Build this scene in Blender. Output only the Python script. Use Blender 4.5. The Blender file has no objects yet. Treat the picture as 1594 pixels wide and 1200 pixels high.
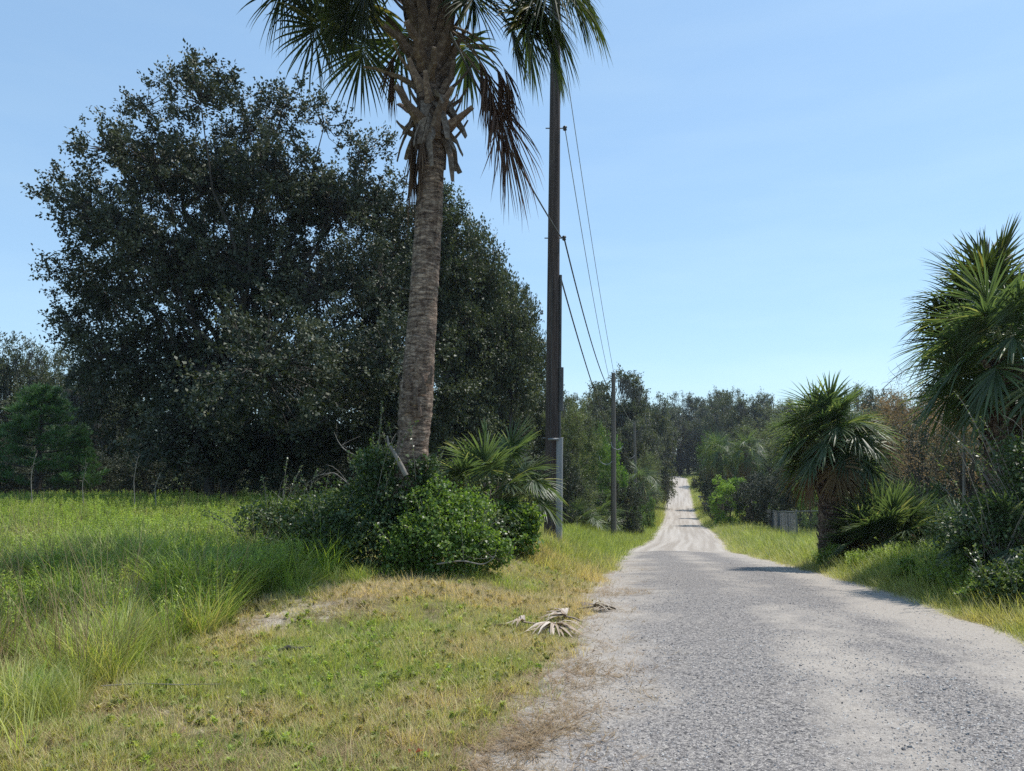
import bpy, math, random
import numpy as np
from mathutils import Vector, Matrix, Quaternion
rnd = random.Random(7)
rg = np.random.default_rng(7)
scn = bpy.context.scene
COL = scn.collection
R = math.radians
# ------------------------------------------------------------------ camera, sky, sun, exposure
F = 1151.0; CX, CY = 797.0, 600.0; EYE = 1.6; PITCH = math.atan(105.0 / F)
cam_d = bpy.data.cameras.new('camera'); cam = bpy.data.objects.new('camera', cam_d); COL.objects.link(cam)
cam_d.sensor_width = 36; cam_d.lens = 36 * F / 1594.0; cam_d.clip_start = 0.05; cam_d.clip_end = 6000
cam.location = (0, 0, EYE); cam.rotation_euler = (R(90) + PITCH, 0, 0); scn.camera = cam
SEL = 63
SUN = Vector((0.85 * math.cos(R(SEL)), 0.527 * math.cos(R(SEL)), math.sin(R(SEL)))).normalized()
w = bpy.data.worlds.new('World'); scn.world = w; w.use_nodes = True
nt = w.node_tree; nt.nodes.clear()
sky = nt.nodes.new('ShaderNodeTexSky'); sky.sky_type = 'NISHITA'; sky.sun_disc = False
sky.sun_elevation = R(SEL); sky.sun_rotation = math.atan2(SUN.x, SUN.y)
sky.air_density = 1.0; sky.dust_density = 0.35; sky.ozone_density = 2.2; sky.altitude = 0
bg = nt.nodes.new('ShaderNodeBackground'); bg.inputs['Strength'].default_value = 0.15
wo = nt.nodes.new('ShaderNodeOutputWorld')
# compress the sky's range as the camera did (same curve for the whole sky), plus faint high wisps
def wmul(a, b):
    t = nt.nodes.new('ShaderNodeMix'); t.data_type = 'RGBA'; t.blend_type = 'MULTIPLY'; t.inputs[0].default_value = 1
    nt.links.new(a, t.inputs[6])
    if isinstance(b, tuple): t.inputs[7].default_value = (*b, 1)
    else: nt.links.new(b, t.inputs[7])
    return t.outputs[2]
gm = nt.nodes.new('ShaderNodeGamma'); gm.inputs[1].default_value = .52
nt.links.new(wmul(sky.outputs[0], (.1875, .1875, .1875)), gm.inputs[0])
wc = nt.nodes.new('ShaderNodeTexCoord'); wm = nt.nodes.new('ShaderNodeMapping'); wm.inputs['Scale'].default_value = (1.6, 1.6, 9)
wn = nt.nodes.new('ShaderNodeTexNoise'); wn.inputs['Scale'].default_value = 2.2; wn.inputs['Detail'].default_value = 7
nt.links.new(wc.outputs['Generated'], wm.inputs[0]); nt.links.new(wm.outputs[0], wn.inputs['Vector'])
wr = nt.nodes.new('ShaderNodeValToRGB'); wr.color_ramp.elements[0].position = .42; wr.color_ramp.elements[0].color = (1, 1, 1, 1)
wr.color_ramp.elements[1].position = .8; wr.color_ramp.elements[1].color = (1.11, 1.06, 1.01, 1); nt.links.new(wn.outputs[0], wr.inputs[0])
K_ = 1 / .1875
nt.links.new(wmul(wmul(gm.outputs[0], (.665 * K_, .855 * K_, 1.0 * K_)), wr.outputs[0]), bg.inputs[0]); nt.links.new(bg.outputs[0], wo.inputs[0])
sl = bpy.data.lights.new('sun', 'SUN'); sl.energy = 4.0; sl.angle = R(0.53); sl.color = (1.0, 0.955, 0.89)
so = bpy.data.objects.new('sun', sl); COL.objects.link(so); so.location = SUN * 50
so.rotation_euler = SUN.to_track_quat('Z', 'Y').to_euler()
scn.view_settings.view_transform = 'Standard'; scn.view_settings.look = 'None'
scn.view_settings.exposure = 0.32; scn.view_settings.gamma = 1.0; scn.view_settings.use_curve_mapping = False
scn.render.engine = 'CYCLES'
scn.cycles.max_bounces = 8; scn.cycles.transparent_max_bounces = 8; scn.cycles.use_denoising = False
scn.cycles.volume_bounces = 0
# ------------------------------------------------------------------ small maths
def sstep(a, b, x):
    t = np.clip((x - a) / (b - a), 0, 1); return t * t * (3 - 2 * t)
def _h(ix, iy, s):
    n = (ix * 374761393 + iy * 668265263 + s * 1442695041) & 0xffffffff
    n = ((n ^ (n >> 13)) * 1274126177) & 0xffffffff
    n = n ^ (n >> 16)
    return (n & 0xffff) / 65535.0
def vnoise(x, y, s=0):
    x = np.asarray(x, float); y = np.asarray(y, float)
    ix = np.floor(x).astype(np.int64); iy = np.floor(y).astype(np.int64)
    fx = x - ix; fy = y - iy; fx = fx * fx * (3 - 2 * fx); fy = fy * fy * (3 - 2 * fy)
    a = _h(ix, iy, s); b = _h(ix + 1, iy, s); c = _h(ix, iy + 1, s); d = _h(ix + 1, iy + 1, s)
    return (a + (b - a) * fx) * (1 - fy) + (c + (d - c) * fx) * fy
def fbm(x, y, s=0, o=4):
    v = 0; a = 0.5; t = 0
    for k in range(o):
        v = v + a * vnoise(np.asarray(x) * 2 ** k, np.asarray(y) * 2 ** k, s + k * 17); t += a; a *= 0.5
    return v / t
def smooth_interp(xs, ys, sig=2.0):
    g = np.linspace(-20, 420, 2201); v = np.interp(g, xs, ys)
    k = np.exp(-0.5 * (np.arange(-40, 41) * 0.2 / sig) ** 2); k /= k.sum()
    v = np.convolve(np.pad(v, 40, 'edge'), k, 'valid')
    return lambda y: np.interp(y, g, v)
# ------------------------------------------------------------------ terrain
PROF = smooth_interp([-20, 4, 6, 9, 12, 15, 19, 28, 39, 60, 85, 100, 120, 150, 162, 190, 240, 420],
                     [0, 0, -.02, -.18, -.45, -.75, -1.17, -2.05, -3.0, -4.3, -5.3, -5.35, -4.8, -3.55, -3.5, -4.2, -4.6, -4.6], 1.2)
RCX = smooth_interp([-20, 3.7, 6.1, 12, 19, 28, 39, 60, 83, 150, 165, 185, 220, 420],
                    [-.5, 1.9, 2.5, 3.35, 4.7, 6.15, 9.0, 13.6, 18.7, 33.4, 35.0, 34.0, 32, 30], 1.5)
LEFT = smooth_interp([-20, 13, 17, 24, 30, 39, 60, 85, 100, 120, 150, 190, 420],
                     [.03, .03, -.25, -.95, -1.75, -2.85, -4.1, -5.1, -5.1, -4.5, -3.2, -3.6, -4.4], 1.5)
FIELD = smooth_interp([-20, 10, 25, 60, 150, 420], [.02, .0, -.35, -1.4, -2.4, -3.2], 2)
RIGHT = smooth_interp([-20, 8, 12, 16, 20, 28, 34, 50, 85, 100, 150, 190, 420],
                      [.05, .03, -.12, -.42, -.85, -1.75, -2.35, -3.5, -5.0, -5.1, -3.3, -3.6, -4.4], 1.5)
def half_w(Y):
    return 1.9 - 0.12 * sstep(18, 30, Y) + .18 * (1 - sstep(3.2, 6.5, Y))
def road_edges(Y):
    Y = np.asarray(Y, float); c = RCX(Y); h = half_w(Y)
    nl = (fbm(Y * .9, Y * 0 + 3.1, 5) - .5) * .55 + (fbm(Y * 5, Y * 0 + 9, 8, 2) - .5) * .12
    nr = (fbm(Y * .7, Y * 0 + 7.7, 6) - .5) * .45 + (fbm(Y * 5, Y * 0 + 5, 9, 2) - .5) * .1
    return c - h + nl, c + h + nr
def hgt(X, Y):
    X = np.asarray(X, float); Y = np.asarray(Y, float)
    P = PROF(Y); l, r = road_edges(Y)
    eL = l - X; eR = X - r
    lev = LEFT(Y) + (FIELD(Y) - LEFT(Y)) * sstep(1.5, 7.0, eL)
    zl = P + (lev - P) * sstep(0.0, 2.0, eL)
    zr = P + (RIGHT(Y) - P) * sstep(0.0, 2.2, eR)
    z = np.where(eL > 0, zl, np.where(eR > 0, zr, P))
    off = np.maximum(eL, eR)
    am = sstep(0.1, 2.5, off)
    z = z + am * ((fbm(X * .6, Y * .6, 21) - .5) * .16 + (fbm(X * 3, Y * 3, 22, 2) - .5) * .03)
    # road crown, wheel tracks and gentle dips
    z = z + np.where(off < 0, (fbm(X * .8, Y * .4, 31) - .5) * .05 + .03 * np.clip(-off, 0, 1.0), 0)
    return z
def h1(x, y): return float(hgt(np.array([x]), np.array([y]))[0])
def at(px, Y, dz=0.0):
    """ground point at distance Y in the direction of photo column px"""
    x = (px - CX) / F * Y
    for _ in range(3):
        z = h1(x, Y); dep = Y * math.cos(PITCH) + (z - EYE) * math.sin(PITCH); x = (px - CX) / F * dep
    return Vector((x, Y, h1(x, Y) + dz))
def ray(px, py, Y):
    d = Vector(((px - CX) / F, 1.0, (CY - py) / F)); c, s = math.cos(PITCH), math.sin(PITCH)
    v = Vector((d.x, d.y * c - d.z * s, d.y * s + d.z * c)); v = v * (Y / v.y)
    return Vector((v.x, v.y, v.z + EYE))
# ------------------------------------------------------------------ mesh helpers
class MB:
    def __init__(self): self.v = []; self.f = []; self.m = []; self.n = 0; self.t = []
    def add(self, v, f, mat=0, tint=None):
        v = np.asarray(v, np.float32).reshape(-1, 3); f = np.asarray(f, np.int64)
        if f.shape[1] == 3: f = np.concatenate([f, np.full((len(f), 1), -1 - self.n, np.int64)], 1)
        self.v.append(v); self.f.append(f + self.n); self.m.append(np.full(len(f), mat, np.int32))
        self.t.append(np.full(len(v), 0.5, np.float32) if tint is None else np.broadcast_to(np.asarray(tint, np.float32), (len(v),)).copy())
        self.n += len(v)
    def mesh(self, name, mats, smooth=True):
        me = bpy.data.meshes.new(name)
        v = np.concatenate(self.v); f = np.concatenate(self.f); m = np.concatenate(self.m); t = np.concatenate(self.t)
        tri = f[:, 3] < 0
        tot = np.where(tri, 3, 4).astype(np.int32); st = np.concatenate([[0], np.cumsum(tot)[:-1]]).astype(np.int32)
        idx = f.reshape(-1); idx = idx[idx >= 0].astype(np.int32)
        me.vertices.add(len(v)); me.vertices.foreach_set('co', v.reshape(-1))
        me.loops.add(len(idx)); me.loops.foreach_set('vertex_index', idx)
        me.polygons.add(len(f)); me.polygons.foreach_set('loop_start', st)
        me.polygons.foreach_set('material_index', m)
        me.polygons.foreach_set('use_smooth', np.full(len(f), bool(smooth)))
        a = me.attributes.new('tint', 'FLOAT', 'POINT'); a.data.foreach_set('value', t)
        for x in (mats if isinstance(mats, (list, tuple)) else [mats]): me.materials.append(x)
        me.update(calc_edges=True)
        return me
def nrm(a): return a / np.maximum(np.linalg.norm(a, axis=-1, keepdims=True), 1e-9)
def tube(mb, pts, rad, sides=8, mat=0, tint=None, cap=True, wob=0.0, seed=0):
    pts = np.asarray(pts, float); n = len(pts); rad = np.broadcast_to(np.asarray(rad, float), (n,))
    T = nrm(np.gradient(pts, axis=0)); up = np.array([0, 0, 1.0]) if abs(T[0][2]) < .9 else np.array([1.0, 0, 0])
    A = nrm(np.cross(T, up)); B = np.cross(T, A)
    th = np.arange(sides) / sides * 2 * np.pi
    r = rad[:, None] * np.ones((1, sides))
    if wob: r = r * (1 + wob * (fbm(np.arange(n)[:, None] * .35 + 0 * th, th[None] * 1.3 + 0 * r, seed) - .5) * 2)
    v = pts[:, None] + (A[:, None] * np.cos(th)[None, :, None] + B[:, None] * np.sin(th)[None, :, None]) * r[..., None]
    i = np.arange(n - 1)[:, None] * sides; j = np.arange(sides)[None]; j2 = (j + 1) % sides
    f = np.stack([i + j, i + j2, i + sides + j2, i + sides + j], -1).reshape(-1, 4)
    mb.add(v.reshape(-1, 3), f, mat, tint)
    if cap and sides > 3:
        c = np.concatenate([v[-1], pts[-1:]]); k = np.arange(sides)
        mb.add(c, np.stack([k, (k + 1) % sides, np.full(sides, sides)], 1), mat, tint if tint is None or np.isscalar(tint) else .5)
def box(mb, c, s, rot=None, mat=0):
    s = np.asarray(s) / 2.0
    v = np.array([[x, y, z] for x in (-1, 1) for y in (-1, 1) for z in (-1, 1)], float) * s
    if rot is not None: v = v @ np.array(rot.to_3x3()).T
    v = v + np.asarray(c)
    mb.add(v, [[0, 1, 3, 2], [4, 6, 7, 5], [0, 4, 5, 1], [2, 3, 7, 6], [0, 2, 6, 4], [1, 5, 7, 3]], mat)
def leaves(mb, p, axis, up, L, W, mat=0, tint=None, fold=0.25, g=rg):
    """one rhombic leaf (4 verts, 2 tris) per point"""
    n = len(p); axis = nrm(axis); side = nrm(np.cross(axis, up)); nn = np.cross(side, axis)
    L = np.broadcast_to(L, (n,))[:, None]; W = np.broadcast_to(W, (n,))[:, None]
    a = p; b = p + axis * L * .45 + side * W * .5 + nn * W * fold; c = p + axis * L; d = p + axis * L * .45 - side * W * .5 + nn * W * fold
    v = np.stack([a, b, c, d], 1).reshape(-1, 3)
    i = np.arange(n)[:, None] * 4
    f = np.concatenate([i + np.array([[0, 1, 2]]), i + np.array([[0, 2, 3]])], 0)
    if tint is None: tint = g.random(n)
    f4 = np.concatenate([i, i + 1, i + 2, i + 3], 1)
    mb.add(v, f4, mat, np.repeat(tint, 4))
# ------------------------------------------------------------------ object helpers
def obj(name, me, parent=None, loc=None, rot=None, scl=None):
    o = bpy.data.objects.new(name, me); COL.objects.link(o)
    if parent is not None: o.parent = parent
    if loc is not None: o.location = loc
    if rot is not None: o.rotation_euler = rot
    if scl is not None: o.scale = scl if hasattr(scl, '__len__') else (scl,) * 3
    return o
def tag(o, label=None, cat=None, group=None, kind=None):
    if label: o['label'] = label
    if cat: o['category'] = cat
    if group: o['group'] = group
    if kind: o['kind'] = kind
    return o
def thing(name, label, cat, loc=(0, 0, 0), rz=0.0, group=None, scl=None):
    o = bpy.data.objects.new(name, None); COL.objects.link(o); o.location = loc; o.rotation_euler = (0, 0, rz)
    o.empty_display_size = .2
    if scl is not None: o.scale = scl if hasattr(scl, '__len__') else (scl,) * 3
    return tag(o, label, cat, group)
# ------------------------------------------------------------------ materials
def mat_new(name):
    m = bpy.data.materials.new(name); m.use_nodes = True; n = m.node_tree; n.nodes.clear()
    out = n.nodes.new('ShaderNodeOutputMaterial')
    return m, n, out
def N(n, t, **k):
    x = n.nodes.new(t)
    for a, b in k.items():
        if a.startswith('i_'): x.inputs[a[2:].replace('_', ' ')].default_value = b
        else: setattr(x, a, b)
    return x
def mixc(n, fac, a, b, mode='MIX'):
    x = n.nodes.new('ShaderNodeMix'); x.data_type = 'RGBA'; x.blend_type = mode
    for s, v in ((x.inputs[0], fac), (x.inputs[6], a), (x.inputs[7], b)):
        if isinstance(v, bpy.types.NodeSocket): n.links.new(v, s)
        elif isinstance(v, (tuple, list)): s.default_value = (*v[:3], 1)
        else: s.default_value = v
    return x.outputs[2]
def ramp(n, src, stops, interp='LINEAR'):
    r = n.nodes.new('ShaderNodeValToRGB'); r.color_ramp.interpolation = interp; e = r.color_ramp.elements
    while len(e) < len(stops): e.new(.5)
    for k, (p, c) in enumerate(stops):
        e[k].position = p; e[k].color = (*c[:3], 1) if isinstance(c, (tuple, list)) else (c, c, c, 1)
    n.links.new(src, r.inputs[0]); return r.outputs[0]
def noise(n, scale, detail=3, vec=None, rough=.55):
    x = n.nodes.new('ShaderNodeTexNoise'); x.inputs['Scale'].default_value = scale; x.inputs['Detail'].default_value = detail
    x.inputs['Roughness'].default_value = rough
    if vec is not None: n.links.new(vec, x.inputs['Vector'])
    return x.outputs[0]
def leaf_mat(name, cols, trans=.35, rough=.42, spec=.5, inst=False, tcol=None, tgain=1.6, noise_scale=None):
    """cols: three colours picked along the 'tint' attribute of each leaf (and of each instance)"""
    m, n, out = mat_new(name)
    a = N(n, 'ShaderNodeAttribute', attribute_name='tint'); fac = a.outputs['Fac']
    col = ramp(n, fac, [(0.0, cols[0]), (.5, cols[1]), (1.0, cols[2])])
    if inst:
        b = N(n, 'ShaderNodeAttribute', attribute_name='dry', attribute_type='INSTANCER')
        dry = ramp(n, fac, [(0.0, inst[0]), (1.0, inst[1])])
        col = mixc(n, b.outputs['Fac'], col, dry)
    oi = N(n, 'ShaderNodeObjectInfo')
    var = N(n, 'ShaderNodeHueSaturation'); var.inputs['Fac'].default_value = 1
    mm = N(n, 'ShaderNodeMapRange'); n.links.new(oi.outputs['Random'], mm.inputs[0]); mm.inputs[3].default_value = .62 if inst else .8; mm.inputs[4].default_value = 1.38 if inst else 1.22
    n.links.new(mm.outputs[0], var.inputs['Value']); n.links.new(col, var.inputs['Color'])
    mh = N(n, 'ShaderNodeMapRange'); n.links.new(oi.outputs['Random'], mh.inputs[0]); mh.inputs[3].default_value = .512; mh.inputs[4].default_value = .488
    n.links.new(mh.outputs[0], var.inputs['Hue'])
    col = var.outputs[0]
    p = N(n, 'ShaderNodeBsdfPrincipled'); n.links.new(col, p.inputs['Base Color']); p.inputs['Roughness'].default_value = rough
    p.inputs['Specular IOR Level'].default_value = spec
    tr = N(n, 'ShaderNodeBsdfTranslucent'); tc = mixc(n, 1.0, col, tuple(tgain * x for x in (tcol or (1.0, 1.04, .45))), 'MULTIPLY')
    n.links.new(tc, tr.inputs[0])
    ms = N(n, 'ShaderNodeMixShader'); ms.inputs[0].default_value = trans
    n.links.new(p.outputs[0], ms.inputs[1]); n.links.new(tr.outputs[0], ms.inputs[2]); n.links.new(ms.outputs[0], out.inputs[0])
    return m
def rough_mat(name, stops, scale=6, stretch=(1, 1, 1), rough=.85, bump=.4, dist=.01, detail=6, spec=.25, tint=0.0, metal=0.0):
    m, n, out = mat_new(name)
    tc = N(n, 'ShaderNodeTexCoord'); mp = N(n, 'ShaderNodeMapping'); mp.inputs['Scale'].default_value = stretch
    n.links.new(tc.outputs['Object'], mp.inputs[0])
    f = noise(n, scale, detail, mp.outputs[0], .65)
    c = ramp(n, f, stops)
    if tint:
        a = N(n, 'ShaderNodeAttribute', attribute_name='tint')
        g = ramp(n, a.outputs['Fac'], [(0, 1 - tint), (1, 1 + tint)]); c = mixc(n, 1.0, c, g, 'MULTIPLY')
    p = N(n, 'ShaderNodeBsdfPrincipled'); n.links.new(c, p.inputs['Base Color']); p.inputs['Roughness'].default_value = rough
    p.inputs['Specular IOR Level'].default_value = spec; p.inputs['Metallic'].default_value = metal
    if bump:
        b = N(n, 'ShaderNodeBump'); b.inputs['Strength'].default_value = bump; b.inputs['Distance'].default_value = dist
        n.links.new(f, b.inputs['Height']); n.links.new(b.outputs[0], p.inputs['Normal'])
    n.links.new(p.outputs[0], out.inputs[0]); return m
M = {}
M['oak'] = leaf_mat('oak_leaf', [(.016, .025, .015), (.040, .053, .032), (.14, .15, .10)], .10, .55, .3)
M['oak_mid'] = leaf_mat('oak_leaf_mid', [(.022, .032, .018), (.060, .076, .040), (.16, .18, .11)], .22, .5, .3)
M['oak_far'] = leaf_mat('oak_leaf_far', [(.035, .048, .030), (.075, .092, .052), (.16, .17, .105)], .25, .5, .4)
M['olive'] = leaf_mat('olive_leaf', [(.07, .09, .045), (.14, .17, .08), (.26, .28, .16)], .32, .5, .4)
M['green_tree'] = leaf_mat('green_leaf', [(.035, .07, .022), (.08, .14, .042), (.17, .25, .08)], .35, .5, .4)
M['bright_tree'] = leaf_mat('bright_leaf', [(.08, .16, .03), (.16, .27, .05), (.27, .38, .09)], .4, .5, .4)
M['pine'] = leaf_mat('pine_needle', [(.03, .075, .025), (.055, .125, .04), (.10, .19, .06)], .2, .5, .4)
M['brown_leaf'] = leaf_mat('brown_leaf', [(.11, .085, .05), (.24, .18, .11), (.40, .32, .21)], .3, .7, .2, tcol=(1, .85, .6))
M['moss'] = leaf_mat('spanish_moss', [(.075, .075, .065), (.13, .13, .115), (.21, .21, .19)], .3, .9, .1, tcol=(1, 1, .9), tgain=1)
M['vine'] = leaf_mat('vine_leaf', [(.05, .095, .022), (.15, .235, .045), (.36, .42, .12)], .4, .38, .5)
M['vine_dark'] = leaf_mat('vine_leaf_dark', [(.022, .042, .013), (.055, .095, .026), (.22, .26, .11)], .3, .4, .5)  # darker copy of the vine leaf; shade of mounds and shrubs put into its colour
M['weed'] = leaf_mat('weed_leaf', [(.12, .18, .035), (.27, .37, .07), (.44, .52, .13)], .4, .5, .4, inst=((.22, .17, .08), (.5, .40, .22)))
M['grass'] = leaf_mat('grass_blade', [(.10, .145, .035), (.24, .29, .065), (.50, .52, .17)], .38, .5, .4, inst=((.28, .21, .11), (.74, .58, .34)))
M['tall_grass'] = leaf_mat('tall_grass_blade', [(.10, .165, .03), (.215, .32, .055), (.42, .50, .13)], .38, .5, .4, inst=((.26, .21, .09), (.62, .50, .26)))
M['thatch'] = leaf_mat('dry_thatch', [(.16, .105, .055), (.30, .215, .12), (.46, .36, .22)], .2, .8, .2, tcol=(1, .9, .7), tgain=1)
M['frond'] = leaf_mat('palm_frond', [(.026, .040, .015), (.062, .082, .026), (.26, .22, .07)], .34, .46, .35)
M['frond_blue'] = leaf_mat('palm_frond_grey_green', [(.055, .085, .045), (.115, .16, .078), (.40, .38, .18)], .42, .40, .45)
M['frond_dead'] = leaf_mat('dead_frond', [(.06, .036, .025), (.145, .088, .056), (.30, .20, .13)], .22, .7, .3, tcol=(1, .72, .5))
M['frond_tan'] = leaf_mat('tan_frond', [(.11, .075, .035), (.22, .155, .08), (.36, .28, .16)], .25, .7, .3, tcol=(1, .8, .55))
M['petiole'] = rough_mat('petiole', [(.3, (.07, .09, .03)), (.7, (.16, .16, .06))], 5, rough=.5, bump=0)
M['petiole_dead'] = rough_mat('petiole_dead', [(.3, (.10, .07, .045)), (.7, (.22, .16, .11))], 5, rough=.8, bump=0)
M['bark'] = rough_mat('oak_bark', [(.3, (.035, .03, .026)), (.7, (.10, .09, .078))], 5, (1, 1, .4), bump=.5, dist=.03)
M['twig'] = rough_mat('bare_twig', [(.3, (.14, .12, .10)), (.7, (.32, .29, .25))], 8, bump=0)
M['boot'] = rough_mat('frond_base', [(.28, (.07, .05, .038)), (.50, (.135, .095, .072)), (.72, (.30, .235, .18))], 7, (2.5, 2.5, .6), bump=.6, dist=.015, tint=.6)
M['boot_grey'] = rough_mat('frond_base_grey', [(.3, (.07, .052, .042)), (.55, (.19, .15, .12)), (.75, (.34, .29, .245))], 9, (2, 2, .5), bump=.5, dist=.01)
M['boot_dark'] = rough_mat('frond_base_dark', [(.3, (.05, .036, .028)), (.5, (.18, .135, .10)), (.7, (.36, .29, .23))], 7, (2, 2, .6), bump=.5, dist=.01, tint=.3)
M['steel'] = rough_mat('galvanised_steel', [(.3, (.16, .17, .175)), (.7, (.25, .26, .27))], 12, rough=.5, bump=0, metal=.6, spec=.5)
M['wire'] = rough_mat('cable', [(.3, (.05, .05, .05)), (.7, (.10, .10, .10))], 3, rough=.6, bump=0)
M['wire_pale'] = rough_mat('aluminium_cable', [(.3, (.26, .27, .28)), (.7, (.36, .37, .38))], 3, rough=.5, bump=0)
M['guard'] = rough_mat('grey_conduit', [(.3, (.20, .21, .215)), (.7, (.30, .31, .32))], 3, (1, 1, .3), rough=.55, bump=.1)
M['insulator'] = rough_mat('dark_porcelain', [(.3, (.04, .035, .03)), (.7, (.07, .06, .05))], 3, rough=.3, bump=0)
M['stone'] = None
# ---- bark of the cabbage palm: horizontal rings, vertical fibres, cracks
def palm_bark(name, a, b, c):
    m, n, out = mat_new(name)
    tc = N(n, 'ShaderNodeTexCoord')
    m1 = N(n, 'ShaderNodeMapping'); m1.inputs['Scale'].default_value = (3.0, 3.0, 16); n.links.new(tc.outputs['Object'], m1.inputs[0])
    m2 = N(n, 'ShaderNodeMapping'); m2.inputs['Scale'].default_value = (24, 24, 5); n.links.new(tc.outputs['Object'], m2.inputs[0])
    f1 = noise(n, 1.6, 5, m1.outputs[0], .65); f2 = noise(n, 1.0, 4, m2.outputs[0]); f3 = noise(n, 2.2, 3, tc.outputs['Object'])
    h = N(n, 'ShaderNodeMath', operation='ADD'); n.links.new(f1, h.inputs[0])
    h2 = N(n, 'ShaderNodeMath', operation='MULTIPLY'); n.links.new(f2, h2.inputs[0]); h2.inputs[1].default_value = .45; n.links.new(h2.outputs[0], h.inputs[1])
    col = ramp(n, h.outputs[0], [(.50, a), (.68, b), (.90, c)])
    m3 = N(n, 'ShaderNodeMapping'); m3.inputs['Scale'].default_value = (9, 9, 22); n.links.new(tc.outputs['Object'], m3.inputs[0])
    dv = N(n, 'ShaderNodeVectorMath', operation='ADD'); n.links.new(m3.outputs[0], dv.inputs[0])
    nz = N(n, 'ShaderNodeTexNoise'); nz.inputs['Scale'].default_value = 3; n.links.new(m3.outputs[0], nz.inputs['Vector']); n.links.new(nz.outputs['Color'], dv.inputs[1])
    vc = N(n, 'ShaderNodeTexVoronoi', feature='DISTANCE_TO_EDGE'); vc.inputs['Scale'].default_value = 1.0; n.links.new(dv.outputs[0], vc.inputs['Vector'])
    ck = ramp(n, vc.outputs['Distance'], [(0.0, .42), (.14, 1.0)]); col = mixc(n, .8, col, ck, 'MULTIPLY')
    vd = N(n, 'ShaderNodeTexVoronoi'); vd.inputs['Scale'].default_value = 1.0; n.links.new(dv.outputs[0], vd.inputs['Vector'])
    sp = N(n, 'ShaderNodeSeparateColor'); n.links.new(vd.outputs['Color'], sp.inputs[0]); col = mixc(n, 1.0, col, ramp(n, sp.outputs[0], [(0, (.72, .70, .70)), (1, (1.28, 1.22, 1.16))]), 'MULTIPLY')
    hh = N(n, 'ShaderNodeMath', operation='MULTIPLY_ADD'); n.links.new(ck, hh.inputs[0]); hh.inputs[1].default_value = .5; n.links.new(h.outputs[0], hh.inputs[2]); h = hh
    g = ramp(n, f3, [(.3, (.72, .72, .74)), (.7, (1.15, 1.1, 1.05))]); col = mixc(n, 1.0, col, g, 'MULTIPLY')
    p = N(n, 'ShaderNodeBsdfPrincipled'); n.links.new(col, p.inputs['Base Color']); p.inputs['Roughness'].default_value = .9; p.inputs['Specular IOR Level'].default_value = .2
    bp = N(n, 'ShaderNodeBump'); bp.inputs['Strength'].default_value = .9; bp.inputs['Distance'].default_value = .025
    n.links.new(h.outputs[0], bp.inputs['Height']); n.links.new(bp.outputs[0], p.inputs['Normal']); n.links.new(p.outputs[0], out.inputs[0])
    return m
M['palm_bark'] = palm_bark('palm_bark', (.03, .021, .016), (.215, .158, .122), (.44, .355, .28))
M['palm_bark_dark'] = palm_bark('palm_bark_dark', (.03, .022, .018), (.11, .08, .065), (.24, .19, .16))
def pole_wood():
    m, n, out = mat_new('pole_wood')
    tc = N(n, 'ShaderNodeTexCoord'); mp = N(n, 'ShaderNodeMapping'); mp.inputs['Scale'].default_value = (14, 14, .5); n.links.new(tc.outputs['Object'], mp.inputs[0])
    f = noise(n, 1.5, 6, mp.outputs[0], .7); f2 = noise(n, .5, 3, tc.outputs['Object'])
    col = ramp(n, f, [(.3, (.030, .023, .020)), (.55, (.075, .058, .050)), (.75, (.14, .115, .10))])
    col = mixc(n, 1.0, col, ramp(n, f2, [(.35, (.8, .8, .82)), (.65, (1.2, 1.12, 1.1))]), 'MULTIPLY')
    p = N(n, 'ShaderNodeBsdfPrincipled'); n.links.new(col, p.inputs['Base Color']); p.inputs['Roughness'].default_value = .85; p.inputs['Specular IOR Level'].default_value = .25
    bp = N(n, 'ShaderNodeBump'); bp.inputs['Strength'].default_value = .7; bp.inputs['Distance'].default_value = .012
    n.links.new(f, bp.inputs['Height']); n.links.new(bp.outputs[0], p.inputs['Normal']); n.links.new(p.outputs[0], out.inputs[0]); return m
M['pole'] = pole_wood()
M['pole_grey'] = rough_mat('weathered_pole', [(.3, (.10, .085, .07)), (.7, (.20, .175, .15))], 4, (6, 6, .4), bump=.4)
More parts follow.
